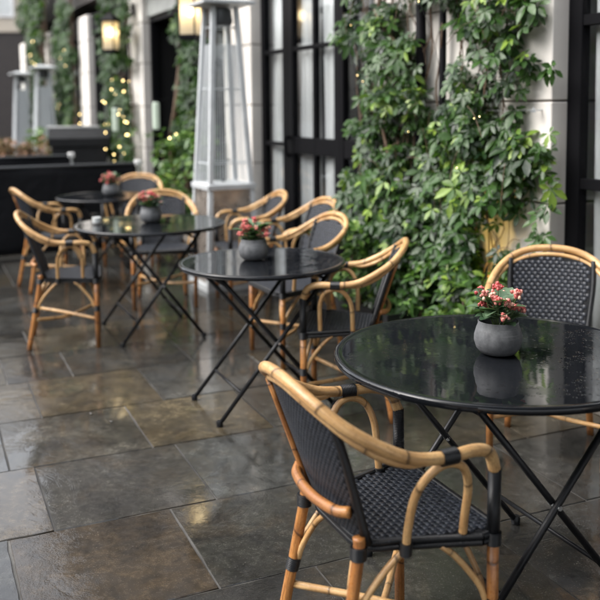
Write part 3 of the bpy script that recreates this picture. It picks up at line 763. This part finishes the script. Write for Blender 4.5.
# drainpipes, hook
for i, (s, lab) in enumerate(((4.53, 'black drainpipe half hidden by creeper, left of the pair'), (4.30, 'slim black drainpipe on the pale wall, right of the pair'))):
    root = empty('drainpipe', W(3.045, s, 0))
    mb = MB(); mb.tube([(0, 0, .02), (0, 0, 3.0)], .033 if i == 0 else .022, 12); mb.build('pipe', M['frame'], root, angle=180)
    for z in (.6, 1.45, 2.35):
        mb = MB(); mb.tube([(0, 0, z), (0, 0, z+.05)], .039 if i == 0 else .028, 12); mb.build('collar', M['frame'], root)
    tag(root, lab, 'drainpipe')
root = empty('wall_hook', W(3.1, 3.50, 1.50), WALL_A)
mb = MB(); mb.tube([(0, 0, 0), (-.05, 0, 0), (-.06, 0, .012)], .006, 8); mb.lathe([(.001, 0), (.014, 0), (.014, .012), (.001, .012)], 12, (-.058, 0, -.012)); mb.build('pin', M['steel'], root)
mb = MB(); mb.tube([(-.05, 0, 0), (-.05, .2, -.006), (-.05, .45, .0)], .0022, 6); mb.build('wire', M['steel'], root)
tag(root, 'steel hook and trellis wire fixed to the pale wall right of the creeper', 'hook')

# ------------------------------------------------------------------ creepers
def palmate(mb, P, out, r, size, tint):
    upv = Vector((0, 0, 1))
    nrm = (out*r.uniform(.35, 1.0) + upv*r.uniform(.15, .85) + Vector((r.gauss(0, .3), r.gauss(0, .3), r.gauss(0, .2)))).normalized()
    dn = (-upv*r.uniform(.3, 1) + Vector((r.gauss(0, .6), r.gauss(0, .6), 0)) + out*.3); dn = (dn - nrm*dn.dot(nrm)).normalized()
    sd = dn.cross(nrm)
    n = 5 if r.random() < .8 else 3
    for k in range(n):
        a = (k-(n-1)/2)*R(58 if n == 5 else 62) + r.gauss(0, .1)
        d = dn*math.cos(a)+sd*math.sin(a)
        L = size*(1.0 - .28*abs(k-(n-1)/2)/((n-1)/2))*r.uniform(.85, 1.1)
        leaf_blade(mb, P+d*size*.08, d + nrm*r.uniform(-.1, .15), nrm, L, L*r.uniform(.44, .54), r.uniform(.1, .45), r.uniform(.05, .35), min(1, max(0, tint+r.gauss(0, .06))), 2)

def noise2(p, seed):    # cheap smooth value noise
    x, y = p; x0, y0 = math.floor(x), math.floor(y); fx, fy = x-x0, y-y0
    fx = fx*fx*(3-2*fx); fy = fy*fy*(3-2*fy)
    def h(i, j): return random.Random(int(i*7349+j*9151+seed*131)).random()
    return (h(x0, y0)*(1-fx)+h(x0+1, y0)*fx)*(1-fy) + (h(x0, y0+1)*(1-fx)+h(x0+1, y0+1)*fx)*fy

def main_vine():
    r = random.Random(31)
    root = empty('wall_creeper', W(3.0, 4.4, 0))
    tag(root, 'thick green five leaved creeper covering the pale wall between door and window', 'creeper')
    off = W(3.0, 4.4, 0)
    # right and left limits in s for each height
    RZ = [(0.0, 3.55), (.5, 3.5), (.72, 3.50), (.85, 3.42), (1.05, 3.36), (1.3, 3.38), (1.42, 3.60), (1.55, 3.62), (1.68, 3.46), (1.74, 3.40), (1.80, 3.50), (2.04, 3.44), (2.3, 3.55), (3.1, 3.6)]
    LZ = [(0.0, 5.1), (.5, 5.18), (.86, 5.30), (1.15, 5.30), (1.36, 5.26), (1.6, 5.28), (1.8, 5.38), (2.05, 5.55), (2.3, 5.45), (3.1, 5.3)]
    lf = MB(); stems = []
    cnt = 0; tries = 0
    while cnt < 2300 and tries < 60000:
        tries += 1
        z = r.uniform(.12, 3.05) if r.random() < .8 else r.uniform(.2, 1.5)
        a = np.interp(z, *zip(*RZ)); b = np.interp(z, *zip(*LZ)); s = r.uniform(a+.03, b-.02)
        dens = noise2((s*3.3, z*3.0), 3)*.65 + noise2((s*7.5, z*7.0), 9)*.5
        edge = min(s-a, b-s)
        th = .425 if z < 1.45 else .51
        if edge < .12: th += .06
        bulge0 = r.random()**.7; cc = 3.09-(.05+.22*dens*min(1, edge/.2)+(.10 if z < 1.1 else 0))*bulge0
        sw = s+1.3*(3.1-cc)
        # openings: pale wall round the pipes, dark hollows high up, lit patch low on the right
        if 4.30 < sw < 4.62 and 1.60 < z < 2.06: th += .30
        if 3.86 < sw < 4.02 and .50 < z < 1.0: th += .9 if z < .8 else .2
        if z > 1.3 and 3.65 < s < 3.95 and z < 1.75: th += .12
        if dens < th: continue
        c = cc
        P = W(c, s, z) - off
        tint = r.random()*.75 + .1*noise2((s*5, z*5), 4)
        if r.random() < .15: tint = r.uniform(.85, 1.0)
        palmate(lf, P, -NW*.9-DW*.25, r, r.uniform(.044, .078)+.04*r.random()**2, tint); cnt += 1
    # a few sprays reaching over the pale wall
    for (s, z) in ((3.37, 1.735), (3.40, 1.31), (3.35, 1.12), (3.42, 1.20), (3.38, 1.0), (3.47, .88), (3.42, .84), (3.46, 1.33), (5.5, 2.06), (5.57, 2.02), (5.45, 2.1), (5.36, 1.42), (5.38, 1.38)):
        for k in range(3):
            palmate(lf, W(3.03+r.uniform(-.03, .03), s+r.gauss(0, .03), z+r.gauss(0, .03))-off, -NW-DW*.2, r, r.uniform(.06, .085), r.uniform(.3, .95))
    for k in range(1100):     # inner leaves near the wall, dark tint stands in for shaded gaps
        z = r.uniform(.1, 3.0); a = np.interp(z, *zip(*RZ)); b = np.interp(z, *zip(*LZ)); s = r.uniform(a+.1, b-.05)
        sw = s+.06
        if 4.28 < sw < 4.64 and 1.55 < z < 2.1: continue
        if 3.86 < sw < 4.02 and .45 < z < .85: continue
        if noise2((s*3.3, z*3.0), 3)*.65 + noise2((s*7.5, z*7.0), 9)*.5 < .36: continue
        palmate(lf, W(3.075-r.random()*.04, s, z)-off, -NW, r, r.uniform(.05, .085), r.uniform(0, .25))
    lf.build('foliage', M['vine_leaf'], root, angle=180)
    st = MB()
    for k in range(36):
        s = r.choice([r.uniform(3.6, 4.2), r.uniform(4.6, 5.3), r.uniform(4.6, 5.3)]); z = 0.1; pts = [W(3.08, s, z)-off]
        while z < 3.0:
            z += r.uniform(.12, .25); s += r.gauss(-.01, .055); s = min(5.35, max(3.55, s))
            pts.append(W(3.07-r.random()*.06, s, z)-off)
        st.tube(crom(pts, 3), r.choice([.0022, .003, .004, .006]), 5)
    for a, b in (((4.6, 1.75), (4.95, 2.15)), ((4.95, 2.15), (4.7, 2.4)), ((4.5, .5), (4.9, 1.5))):
        p, q = W(2.99, *a)-off, W(2.97, *b)-off
        st.tube(crom([p, p.lerp(q, .35)+Vector((0, 0, .03)), p.lerp(q, .7)-Vector((0, 0, .02)), q], 4), [.012]*13, 7)
    for k in range(60):    # thin loose tendrils
        s = r.uniform(3.42, 5.3); z = r.uniform(.5, 2.4); a = r.uniform(0, 6.28); L = r.uniform(.1, .3)
        p = W(3.0-r.random()*.12, s, z)-off
        q = p+W(r.uniform(-.08, .02), math.cos(a)*L, math.sin(a)*L-.04)
        st.tube(crom([p, p.lerp(q, .5)+Vector((0, 0, .03)), q], 4), .0018, 4)
    st.build('stems', M['stem'], root, angle=180)
main_vine()

def shrub(c0, c1, s0, s1, z0, z1, n, seed, lab, mat='shrub_leaf', size=(.05, .085), name='shrub', cat='shrub', trunk=True):
    r = random.Random(seed); off = W((c0+c1)/2, (s0+s1)/2, 0)
    root = empty(name, off); tag(root, lab, cat)
    lf = MB(); st = MB()
    clumps = [(r.uniform(c0, c1), r.uniform(s0, s1), z0+(z1-z0)*r.random()**.8, r.uniform(.07, .16)) for _ in range(max(6, n//28))]
    for k in range(n):
        c, s, z, q = r.choice(clumps)
        P = W(c+r.gauss(0, q*.6), s+r.gauss(0, q), max(.03, z+r.gauss(0, q*.7)))-off
        u = Vector((r.gauss(0, 1), r.gauss(0, 1), r.gauss(.4, .6))).normalized() - NW*.5
        L = r.uniform(*size)
        for w in range(r.randint(2, 4)):
            d = (u + Vector((r.gauss(0, .6), r.gauss(0, .6), r.gauss(0, .4)))).normalized()
            leaf_blade(lf, P, d, (Vector((0, 0, 1))-NW*.4+Vector((r.gauss(0, .3), r.gauss(0, .3), 0))).normalized(), L, L*r.uniform(.38, .52), .25, r.uniform(.1, .5), r.random(), 2)
    lf.build('foliage', M[mat], root, angle=180)
    for c, s, z, q in clumps:
        st.tube(crom([W((c0+c1)/2+r.uniform(-.05, .05), s+r.gauss(0, .05), .0)-off, W(c, s, z*.6)-off, W(c, s, z)-off], 3), .005, 5)
    st.build('stems', M['stem'], root, angle=180)
    return root
shrub(2.74, 2.98, 4.55, 5.12, .26, .66, 330, 51, 'bright green leafy shrub in the black trough at the foot of the creeper')
shrub(2.72, 2.98, 3.65, 4.45, .22, .62, 330, 52, 'bright green leafy shrub low behind the nearest table, right of the trough')
def trough():
    root = empty('planter', W(2.86, 4.9, 0), WALL_A)
    mb = MB(); w, l, h = .15, .52, .27
    o = [(-w, -l), (w, -l), (w, l), (-w, l)]
    def rr(k, z, t=1.0): return [(x*t-math.copysign(k, x), y-math.copysign(k, y), z) for x, y in o]
    mb.rings([rr(0, .0, .9), rr(0, h), rr(.014, h), rr(.02, .2, .95)], True, True)
    mb.build('trough', M['zinc'], root, smooth=False)
    mb = MB(); mb.rings([rr(-.006, h-.03), rr(-.006, h+.004), rr(.0, h+.004)], False, False); mb.build('rim', M['zinc'], root, smooth=False)
    mb = MB(); mb.add(rr(.017, h-.03), [(0, 1, 2, 3)]); mb.build('soil', M['soil'], root, smooth=False)
    tag(root, 'black trough planter beside the armchair at the foot of the creeper', 'planter')
trough()

def far_vine(s0, s1, z0, z1, n, seed, lab, c=3.02, size=(.07, .11), holes=0.42, curtain=True, name='wall_creeper'):
    r = random.Random(seed); off = W(c, (s0+s1)/2, 0)
    root = empty(name, off); tag(root, lab, 'creeper')
    lf = MB(); cnt = 0; tries = 0
    while cnt < n and tries < n*30:
        tries += 1
        s, z = r.uniform(s0, s1), r.uniform(z0, z1)
        e = min(s-s0, s1-s)
        dens = noise2((s*3, z*2.6), seed)*.7+noise2((s*8, z*7), seed+5)*.4
        if dens < holes + (.15 if e < .12 else 0): continue
        P = W(c-.14*dens*r.random(), s, z)-off
        palmate(lf, P, -NW*.7-DW*.5, r, r.uniform(*size), r.random()*.8 if r.random() > .1 else r.uniform(.85, 1)); cnt += 1
    lf.build('foliage', M['far_leaf'], root, angle=180)
    st = MB()
    for k in range(12):
        s = r.uniform(s0+.1, s1-.1); pts = [W(c+.03, s, .05)-off]; z = .05
        while z < z1-.1: z += .3; s = min(s1, max(s0, s+r.gauss(0, .06))); pts.append(W(c+.03-r.random()*.05, s, z)-off)
        st.tube(crom(pts, 2), r.choice([.004, .007, .012]), 5)
    st.build('stems', M['stem'], root, angle=180)
far_vine(8.1, 9.15, .9, 3.0, 420, 61, 'creeper hanging beside the dark doorway behind the tall heater', c=3.02)
far_vine(10.95, 12.5, .5, 3.3, 640, 62, 'creeper dotted with fairy lights behind the nearer hanging lantern, between two white pillars', c=3.0, holes=.34)
far_vine(14.55, 15.9, .5, 3.9, 520, 63, 'creeper between the second and third white pillars from the doorway', c=3.0, size=(.09, .14), holes=.34)
far_vine(17.2, 18.7, .5, 4.2, 460, 64, 'creeper in the bay behind the two small heaters', c=3.0, size=(.10, .16), holes=.34)
far_vine(16.6, 19.6, 3.25, 3.9, 170, 66, 'dark creeper draped across the tops of the far white pillars', c=2.98, size=(.10, .16), holes=.36)
shrub(2.78, 3.05, 8.3, 9.35, .35, 1.15, 420, 67, 'leafy green bush at the foot of the dark doorway behind the tall heater', size=(.07, .11))
mbs = empty('bare_stem', W(3.0, 9.2, 0)); tag(mbs, 'bare brown trunk leaning up beside the dark doorway', 'trunk')
mb = MB(); mb.tube(crom([W(0, .1, .3), W(0, .2, .9), W(-.05, .05, 1.25), W(-.05, -.12, 1.55), W(0, -.15, 2.0)], 4), [.034]*17, 8); mb.build('trunk', M['stem'], mbs)

# fairy lights
def fairy(pts, seed, lab, rad=.0078):
    r = random.Random(seed); base = W(*pts[0]); root = empty('fairy_light_string', base)
    tag(root, lab, 'fairy lights', 'strings of fairy lights in the creepers')
    P = [W(*p)-base for p in pts]
    mb = MB(); mb.tube(crom(P, 4), .0016, 4); mb.build('cable', M['frame'], root)
    for p in P:
        mb = MB(); mb.ico(p, rad, 1, 1.0); mb.build('bulb', M['fairy'], root, angle=180)
fairy([(2.80, 11.8, 1.62), (2.78, 11.6, 1.60), (2.80, 11.3, 1.77), (2.76, 10.55, 1.86), (2.76, 10.54, 1.73), (2.78, 10.9, 1.45), (2.78, 10.6, 1.36), (2.8, 10.55, 1.2)], 1, 'warm fairy lights in the upper part of the creeper behind the smaller lantern')
_r = random.Random(3)
for _lab, _s, _z, _n in (('many tiny warm fairy lights spread over the creeper behind the smaller lantern', (10.65, 12.0), (.6, 2.1), 12), ('tiny warm fairy lights in the creeper left of the second white pillar', (14.0, 15.4), (.7, 2.6), 9), ('tiny warm fairy lights in the creeper nearest the far end', (16.9, 18.4), (.8, 2.6), 7)):
    _p = sorted([(2.86, _r.uniform(*_s), _r.uniform(*_z)) for _ in range(_n)], key=lambda q: q[2])
    fairy(_p, 9, _lab, .0045)
fairy([(2.80, 11.7, 1.2), (2.78, 11.65, .98), (2.78, 11.2, .93), (2.78, 10.9, 1.04), (2.78, 10.55, 1.2), (2.78, 10.5, 1.35)], 2, 'warm fairy lights low in the creeper, just above the canvas screen')
fairy([(2.8, 13.3, 1.44), (2.8, 13.32, 1.30)], 3, 'pair of bright fairy lights just above the lid of the host stand')
fairy([(2.75, 17.0, 2.78), (2.75, 17.3, 2.55), (2.76, 16.9, 2.35)], 4, 'sparse fairy lights in the far creeper above the two small heaters')
fairy([(2.70, 8.55, 1.22), (2.72, 8.4, 1.26)], 5, 'single fairy lights in the bush by the dark doorway')
fairy([(2.74, 3.55, 1.47), (2.76, 3.62, 1.46), (2.74, 4.2, 1.38), (2.76, 4.75, 1.68), (2.75, 4.8, 1.72), (2.76, 4.9, 2.04), (2.74, 4.1, 2.1), (2.75, 3.75, 1.2)], 6, 'tiny warm fairy lights scattered in the big near creeper', .0022)

# lanterns on bracket arms
def lantern(s, c, z, lab):
    root = empty('wall_lantern', W(c, s, z), WALL_A); w, h = .112, .37
    mb = MB(); mb.lathe([(.001, 0), (w*.95, 0), (w*1.02, .012), (w*1.02, .045), (w*.9, .05)], 4, (0, 0, -h/2-.03))
    mb2 = [(w*1.25*1.0, 0), (w*1.25, .02), (w*.55, .085), (w*.3, .10), (.012, .11), (.012, .15)]
    mb.lathe([(.001, 0)]+[(a*1.0, b) for a, b in mb2], 4, (0, 0, h/2))
    for a in range(4):
        t = math.pi/2*a; mb.tube([(w*math.cos(t), w*math.sin(t), -h/2), (w*math.cos(t), w*math.sin(t), h/2)], .008, 6)
    mb.build('cage', M['frame'], root, smooth=False)
    mb = MB(); mb.lathe([(w*.97, -h/2+.015), (w*.97, h/2)], 4, capa=False); mb.build('pane', M['frost'], root, smooth=False)
    mb = MB(); mb.ico((0, 0, .05), .04, 1, 1.4); mb.build('bulb', M['bulb'], root, angle=180)
    mb = MB(); mb.tube(crom([(0, 0, h/2+.15), (.1, 0, h/2+.20), (3.1-c-.02, 0, h/2+.17)], 5), .011, 8); mb.tube([(3.1-c-.025, 0, h/2+.09), (3.1-c-.025, 0, h/2+.24)], .022, 8)
    mb.build('bracket', M['frame'], root)
    tag(root, lab, 'lantern', 'lit lanterns on the white pillars')
lantern(7.72, 2.66, 2.36, 'large lit cream lantern just left of the tall heater canopy')
lantern(11.17, 2.78, 2.44, 'lit cream lantern on the white pillar left of the dark doorway')

for s, c, lab, gz in ((11.15, 2.80, 'small pale green glowing box light in the creeper behind the lantern', 1.38), (9.28, 2.78, 'small pale green glowing box light just left of the tall heater', 1.44)):
    root = empty('sconce', W(c, s, gz), WALL_A)
    mb = MB(); mb.box((-.03, -.045, -.15), (.03, .045, .15), .012); mb.build('shade', M['sconce'], root)
    mb = MB(); mb.box((-.02, -.035, .151), (.02, .035, .17), .004); mb.tube([(.0, 0, .16), (3.18-c, 0, .2)], .008, 6); mb.build('bracket', M['frame'], root)
    tag(root, lab, 'light')

# uplight on the pale wall behind the creeper
root = empty('uplight', W(2.955, 3.78, 0), WALL_A)
mb = MB(); mb.lathe([(.001, .0), (.05, 0), (.05, .012), (.014, .015), (.014, .27), (.045, .29), (.05, .36), (.044, .36), (.04, .335), (.001, .335)], 16, capb=True); mb.build('housing', M['frame'], root)
mb = MB(); mb.lathe([(.001, .343), (.039, .343)], 16, capa=False); mb.build('lens', M['spot'], root)
tag(root, 'small lit spotlight washing the wall yellow low behind the creeper', 'spotlight')
ld = bpy.data.lights.new('uplight_beam', 'SPOT'); ld.energy = 11; ld.color = (1.0, .66, .16); ld.spot_size = R(62); ld.spot_blend = .7; ld.shadow_soft_size = .03
lo = bpy.data.objects.new('beam', ld); col.objects.link(lo); lo.parent = root; lo.location = (.0, 0, .40)
lo.rotation_euler = (R(180), R(20), 0)

# ------------------------------------------------------------------ patio heaters
def heater(x, y, rz, lab, wire=.0024):
    root = empty('patio_heater', (x, y, 0), rz)
    b0, b1, zt = .225, .205, .885
    def sq(h, z, k=0): return [(-h, -h, z), (h, -h, z), (h, h, z), (-h, h, z)]
    mb = MB(); mb.rings([sq(.245, .0), sq(.245, .05), sq(.235, .055)], True, True); mb.build('base_plate', M['silver'], root, smooth=False)
    mb = MB(); mb.rings([sq(b0-.012, .055), sq(b1-.012, zt-.04)], True, True); mb.build('cabinet_panel', M['panel'], root, smooth=False)
    mb = MB(); mb.rings([sq(b1+.008, zt-.04), sq(b1+.012, zt), sq(b1-.03, zt+.012)], True, True); mb.build('cabinet_top', M['silver'], root, smooth=False)
    mb = MB()
    for sx in (-1, 1):
        for sy in (-1, 1):
            mb2 = MB()
            a = Vector((sx*b0, sy*b0, .05)); b = Vector((sx*.100, sy*.100, 2.36))
            w = .019
            rs = []
            for p in (a, b): rs.append([(p.x-w, p.y-w, p.z), (p.x+w, p.y-w, p.z), (p.x+w, p.y+w, p.z), (p.x-w, p.y+w, p.z)])
            mb2.rings(rs, True, True); mb2.build('corner_post', M['silver'], root, smooth=False)
    mb = MB(); mb.lathe([(.062, zt), (.062, 2.25)], 24, capa=False); mb.build('glass_tube', M['tube'], root)
    mb = MB()
    def half(z): return b0 + (.100-b0)*((z-.05)/(2.36-.05))
    for f in range(4):
        ca, sa = math.cos(f*math.pi/2), math.sin(f*math.pi/2)
        def rot(u, v, z): return (u*ca-v*sa, u*sa+v*ca, z)
        for k in range(1, 13):
            t = -1+2*k/13
            mb.tube([rot(t*(half(zt+.02)-.02), half(zt+.02)+.004, zt+.02), rot(t*(half(2.19)-.02), half(2.19)+.004, 2.05)], wire, 4)
        for z in (1.06, 1.68, 2.19): mb.tube([rot(-half(z)+.01, half(z)+.004, z), rot(half(z)-.01, half(z)+.004, z)], .0042, 4)
    mb.build('wire_guard', M['mesh_wire'], root)
    mb = MB(); mb.lathe([(.09, 2.21), (.105, 2.24), (.095, 2.34), (.06, 2.36)], 20, capa=True, capb=True); mb.build('burner', M['rail'], root)
    mb = MB(); mb.rings([sq(.225, 2.372), sq(.228, 2.395), sq(.10, 2.44)], True, True); mb.build('canopy', M['silver'], root, smooth=False)
    mb = MB(); mb.lathe([(.001, 0), (.02, 0), (.02, .02), (.001, .02)], 12, (0, 0, zt+.012)); mb.build('knob', M['rail'], root)
    tag(root, lab, 'patio heater', 'pyramid patio heaters along the cafe front')
    return root
heater(-.655, 7.40, WALL_A, 'tall silver pyramid patio heater in the middle distance beside the glazed door')
heater(-4.38, 15.0, WALL_A, 'distant pale pyramid heater, taller looking of the far pair', .010).scale = (.93, .93, .93)
heater(-5.55, 17.5, WALL_A, 'most distant pale pyramid heater at the far left', .012).scale = (.93, .93, .93)

# ------------------------------------------------------------------ canvas screens, host stand, plants
def screen(cx0, s, cx1, ang, zt, lab, ends=(True, True), n=2):
    """runs from c=cx0 to c=cx1 at distance s, across the terrace"""
    p0, p1 = W(cx0, s, 0), W(cx1, s, 0); L = (p1-p0).length
    root = empty('canvas_screen', p0, math.atan2((p1-p0).y, (p1-p0).x))
    tag(root, lab, 'screen', 'black canvas terrace screens')
    mb = MB(); nx, nz = int(L/.05), 10; rows = []
    r = random.Random(int(s*10))
    for j in range(nz+1):
        z = .04 + (zt-.075)*j/nz; row = []
        for i in range(nx+1):
            x = .03+(L-.06)*i/nx
            row.append((x, .012*math.sin(x*5.1+z*2+s)+.01*math.sin(x*11-z*7)*(1-j/nz), z))
        rows.append(row)
    mb.rings(rows, close=False); o = mb.build('canvas', M['fabric'], root, angle=180)
    m = o.modifiers.new('thickness', 'SOLIDIFY'); m.thickness = .004
    mb = MB(); mb.tube([(0.02, 0, zt-.02), (L-.02, 0, zt-.02)], .016, 10); mb.build('top_rail', M['rail'], root)
    for k in range(n):
        x = L*k/(n-1)
        mb = MB(); mb.tube([(x, 0, .02), (x, 0, zt-.04)], .018, 10); po = mb.build('post', M['steel'], root)
        mb = MB(); mb.box((x-.045, -.028, zt-.045), (x+.03, .028, zt+.015), .008); mb.build('clamp', M['white_paint'], po)
        mb = MB(); mb.lathe([(.001, 0), (.16, 0), (.16, .012), (.03, .02), (.03, .05)], 24, (x, 0, 0)); mb.build('foot_plate', M['black'], po)
    return root
screen(-3.4, 9.2, 2.55, 0, .955, 'long black canvas screen closing the terrace at the left, nearer of the two', n=3)
screen(-4.6, 11.0, 2.2, 0, .965, 'black canvas screen just visible over the top of the nearer one', n=3)
def stand():
    root = empty('host_stand', (-3.02, 11.95, 0), R(14))
    mb = MB(); mb.box((-.36, -.25, .0), (.36, .25, 1.02), .01); mb.build('cabinet', M['black'], root)
    mb = MB()
    pr = [(-.28, 1.023), (.28, 1.023), (.28, 1.25), (-.10, 1.25), (-.28, 1.13)]
    mb.rings([[(-.40, y, z) for y, z in pr], [(.40, y, z) for y, z in pr]], True, True); mb.build('hood', M['black'], root, smooth=False)
    mb = MB(); mb.box((-.43, -.02, 1.252), (.28, .30, 1.285), .008); mb.build('lid', M['lid'], root)
    tag(root, 'black host stand with a pale grey lid behind the canvas screens', 'cabinet')
stand()
def copper(x, y, seed, lab):
    r = random.Random(seed); root = empty('copper_plant', (x, y, 0)); tag(root, lab, 'potted plant', 'copper leaved plants behind the screens')
    mb = MB(); mb.lathe([(.001, 0), (.16, 0), (.2, .62), (.215, .62), (.215, .68), (.19, .68), (.18, .6), (.001, .6)], 24, capb=True); mb.build('pot', M['terracotta'], root)
    lf = MB()
    for k in range(240):
        a = r.uniform(0, 6.28); q = r.random()**.5*.27; z = .75+r.random()*.38*(1-(q/.3)**2*.6)
        d = Vector((math.cos(a)*r.uniform(.3, 1), math.sin(a), r.uniform(-.2, .9)))
        leaf_blade(lf, Vector((q*math.cos(a), q*math.sin(a), z)), d, Vector((0, 0, 1)), r.uniform(.08, .13), r.uniform(.05, .075), .2, .3, r.random(), 2)
    lf.build('foliage', M['copper_leaf'], root, angle=180)
    mb = MB()
    for k in range(8): a = k*.8; mb.tube([(0, 0, .6), (.1*math.cos(a), .1*math.sin(a), .8), (.2*math.cos(a), .2*math.sin(a), 1.0)], .006, 5)
    mb.build('stems', M['stem'], root)
copper(-4.55, 12.9, 1, 'coppery leaved potted plant at the far left edge'); copper(-4.15, 12.7, 2, 'coppery leaved potted plant second from the left edge'); copper(-3.75, 12.6, 3, 'coppery leaved potted plant next to the black host stand')
shrub(-.2, .2, 14.4, 15.0, .5, 1.15, 160, 71, 'light green bush between the far heaters and the host stand', size=(.08, .12)).location = (-4.1, 14.0, 0)

# ------------------------------------------------------------------ unseen canopy added above the nearest table to shade it
def added_awning():
    root = empty('added_awning', W(0, 0, 0), WALL_A); tag(root, 'unseen black canopy added to shade the nearest table', 'added_awning')
    a, b = -2.2, 1.75
    mb = MB(); rows = []
    for c, z in ((3.1, 2.72), (2.0, 2.62), (.8, 2.50), (-.6, 2.34)): rows.append([(c, s, z-.02*math.sin((s-a)/(b-a)*math.pi*4)**2) for s in np.linspace(a, b, 40)])
    mb.rings(rows, close=False); o = mb.build('canopy', M['fabric'], root, angle=180)
    m = o.modifiers.new('thickness', 'SOLIDIFY'); m.thickness = .006
    mb = MB(); mb.box((-.63, a, 2.14), (-.615, b, 2.34)); mb.build('valance', M['fabric'], root, smooth=False)
    mb = MB(); mb.tube([(-.6, a, 2.325), (-.6, b, 2.325)], .022, 8); mb.build('front_bar', M['frame'], root)
    for s in (a+.05, b-.05):
        mb = MB(); mb.tube([(3.1, s, 2.1), (1.6, s, 2.25), (-.6, s, 2.31)], .016, 8); mb.build('arm', M['frame'], root)
added_awning()

# ------------------------------------------------------------------ other buildings
def far_building():
    root = empty('end_building', (-9.5, 31.5, 0), R(6)); tag(root, 'dark brick building with cream upper storey closing the street far left', 'building')
    mb = MB(); mb.box((-13, 0, 0), (5, 8, 4.25)); mb.build('lower_wall', M['brick_dark'], root, smooth=False)
    mb = MB(); mb.box((-13, -.05, 4.253), (5, 8, 10.0)); mb.build('upper_wall', M['cream'], root, smooth=False)
    for x in (-9.2, -5.4, -1.9, 1.6):
        mb = MB()
        mb.box((x, -.10, 4.75), (x+1.3, -.053, 6.9), .02); f = mb.build('window', M['white_paint'], root)
        mb = MB(); mb.box((x+.12, -.112, 4.87), (x+1.18, -.103, 6.78)); mb.build('pane', M['clear'], f, smooth=False)
    for x in (-8.0, -3.5, 0.0):
        mb = MB(); mb.box((x, -.06, 0), (x+1.6, -.003, 2.7), .02); mb.build('door', M['black'], root)
far_building()
def opposite():
    root = empty('street_building', W(-15, 10, 0), WALL_A); tag(root, 'brick terrace across the street, mirrored in the cafe glass', 'building')
    mb = MB(); mb.box((-6, -22, 0), (0, 26, 8.6)); mb.build('wall', M['brick'], root, smooth=False)
    mb = MB(); mb.box((.003, -22, 2.7), (.30, 26, 3.1), .03); mb.build('fascia', M['white_paint'], root)
    for s in np.arange(-20, 25, 3.2):
        for z in (4.2, 6.9):
            mb = MB(); mb.box((.002, s, z), (.05, s+1.2, z+1.7), .01); f = mb.build('window', M['white_paint'], root)
            mb = MB(); mb.box((.052, s+.1, z+.1), (.06, s+1.1, z+1.6)); mb.build('pane', M['black'], f, smooth=False)
        mb = MB(); mb.box((.004, s-.2, .1), (.06, s+1.9, 2.5), .01); mb.build('shopfront', M['black'], root)
opposite()

# ------------------------------------------------------------------ light, sky, camera
SUN_EL, SUN_ROT = R(46), R(262)
wd = bpy.data.worlds.new('World'); scn.world = wd; wd.use_nodes = True
nt = wd.node_tree; bg = nt.nodes['Background']
sky = nt.nodes.new('ShaderNodeTexSky'); sky.sky_type = 'NISHITA'; sky.sun_disc = False
sky.sun_elevation = SUN_EL; sky.sun_rotation = SUN_ROT; sky.air_density = 1.0; sky.dust_density = 4.0; sky.ozone_density = 1.0
hs = nt.nodes.new('ShaderNodeHueSaturation'); hs.inputs['Saturation'].default_value = 0.28
nt.links.new(sky.outputs[0], hs.inputs['Color']); nt.links.new(hs.outputs[0], bg.inputs['Color'])
bg.inputs['Strength'].default_value = 0.15
sd = bpy.data.lights.new('overcast_sun', 'SUN'); sd.energy = 0.75; sd.angle = R(80); sd.color = (1.0, .965, .92)
so = bpy.data.objects.new('overcast_sun', sd); col.objects.link(so)
dirv = Vector((math.sin(SUN_ROT)*math.cos(SUN_EL), math.cos(SUN_ROT)*math.cos(SUN_EL), math.sin(SUN_EL)))
so.rotation_euler = (-dirv).to_track_quat('-Z', 'Y').to_euler()

cam = bpy.data.cameras.new('camera'); co = bpy.data.objects.new('camera', cam); col.objects.link(co); scn.camera = co
xr = Vector((XA[0], YA[0], up[0])); yr = -Vector((XA[1], YA[1], up[1])); zr = -Vector((XA[2], YA[2], up[2]))
mw = Matrix((( xr.x, yr.x, zr.x, 0), (xr.y, yr.y, zr.y, 0), (xr.z, yr.z, zr.z, CAMH), (0, 0, 0, 1)))
co.matrix_world = mw
cam.sensor_fit = 'HORIZONTAL'; cam.sensor_width = 36; cam.lens = FPX/600*36
cam.shift_x = 0; cam.shift_y = -(300-PYC)/600
cam.clip_start = .05; cam.clip_end = 300
cam.dof.use_dof = True; cam.dof.focus_distance = 2.85; cam.dof.aperture_fstop = 2.4

scn.render.engine = 'CYCLES'
scn.cycles.use_denoising = True
try: scn.cycles.denoiser = 'OPENIMAGEDENOISE'
except Exception: pass
scn.cycles.max_bounces = 8; scn.cycles.transparent_max_bounces = 12; scn.cycles.caustics_reflective = False; scn.cycles.caustics_refractive = False
scn.cycles.sample_clamp_indirect = 6
vs = scn.view_settings
scn.display_settings.display_device = 'sRGB'
vs.view_transform = 'Standard'; vs.look = 'None'; vs.exposure = 1.78; vs.gamma = 1.0; vs.use_curve_mapping = False
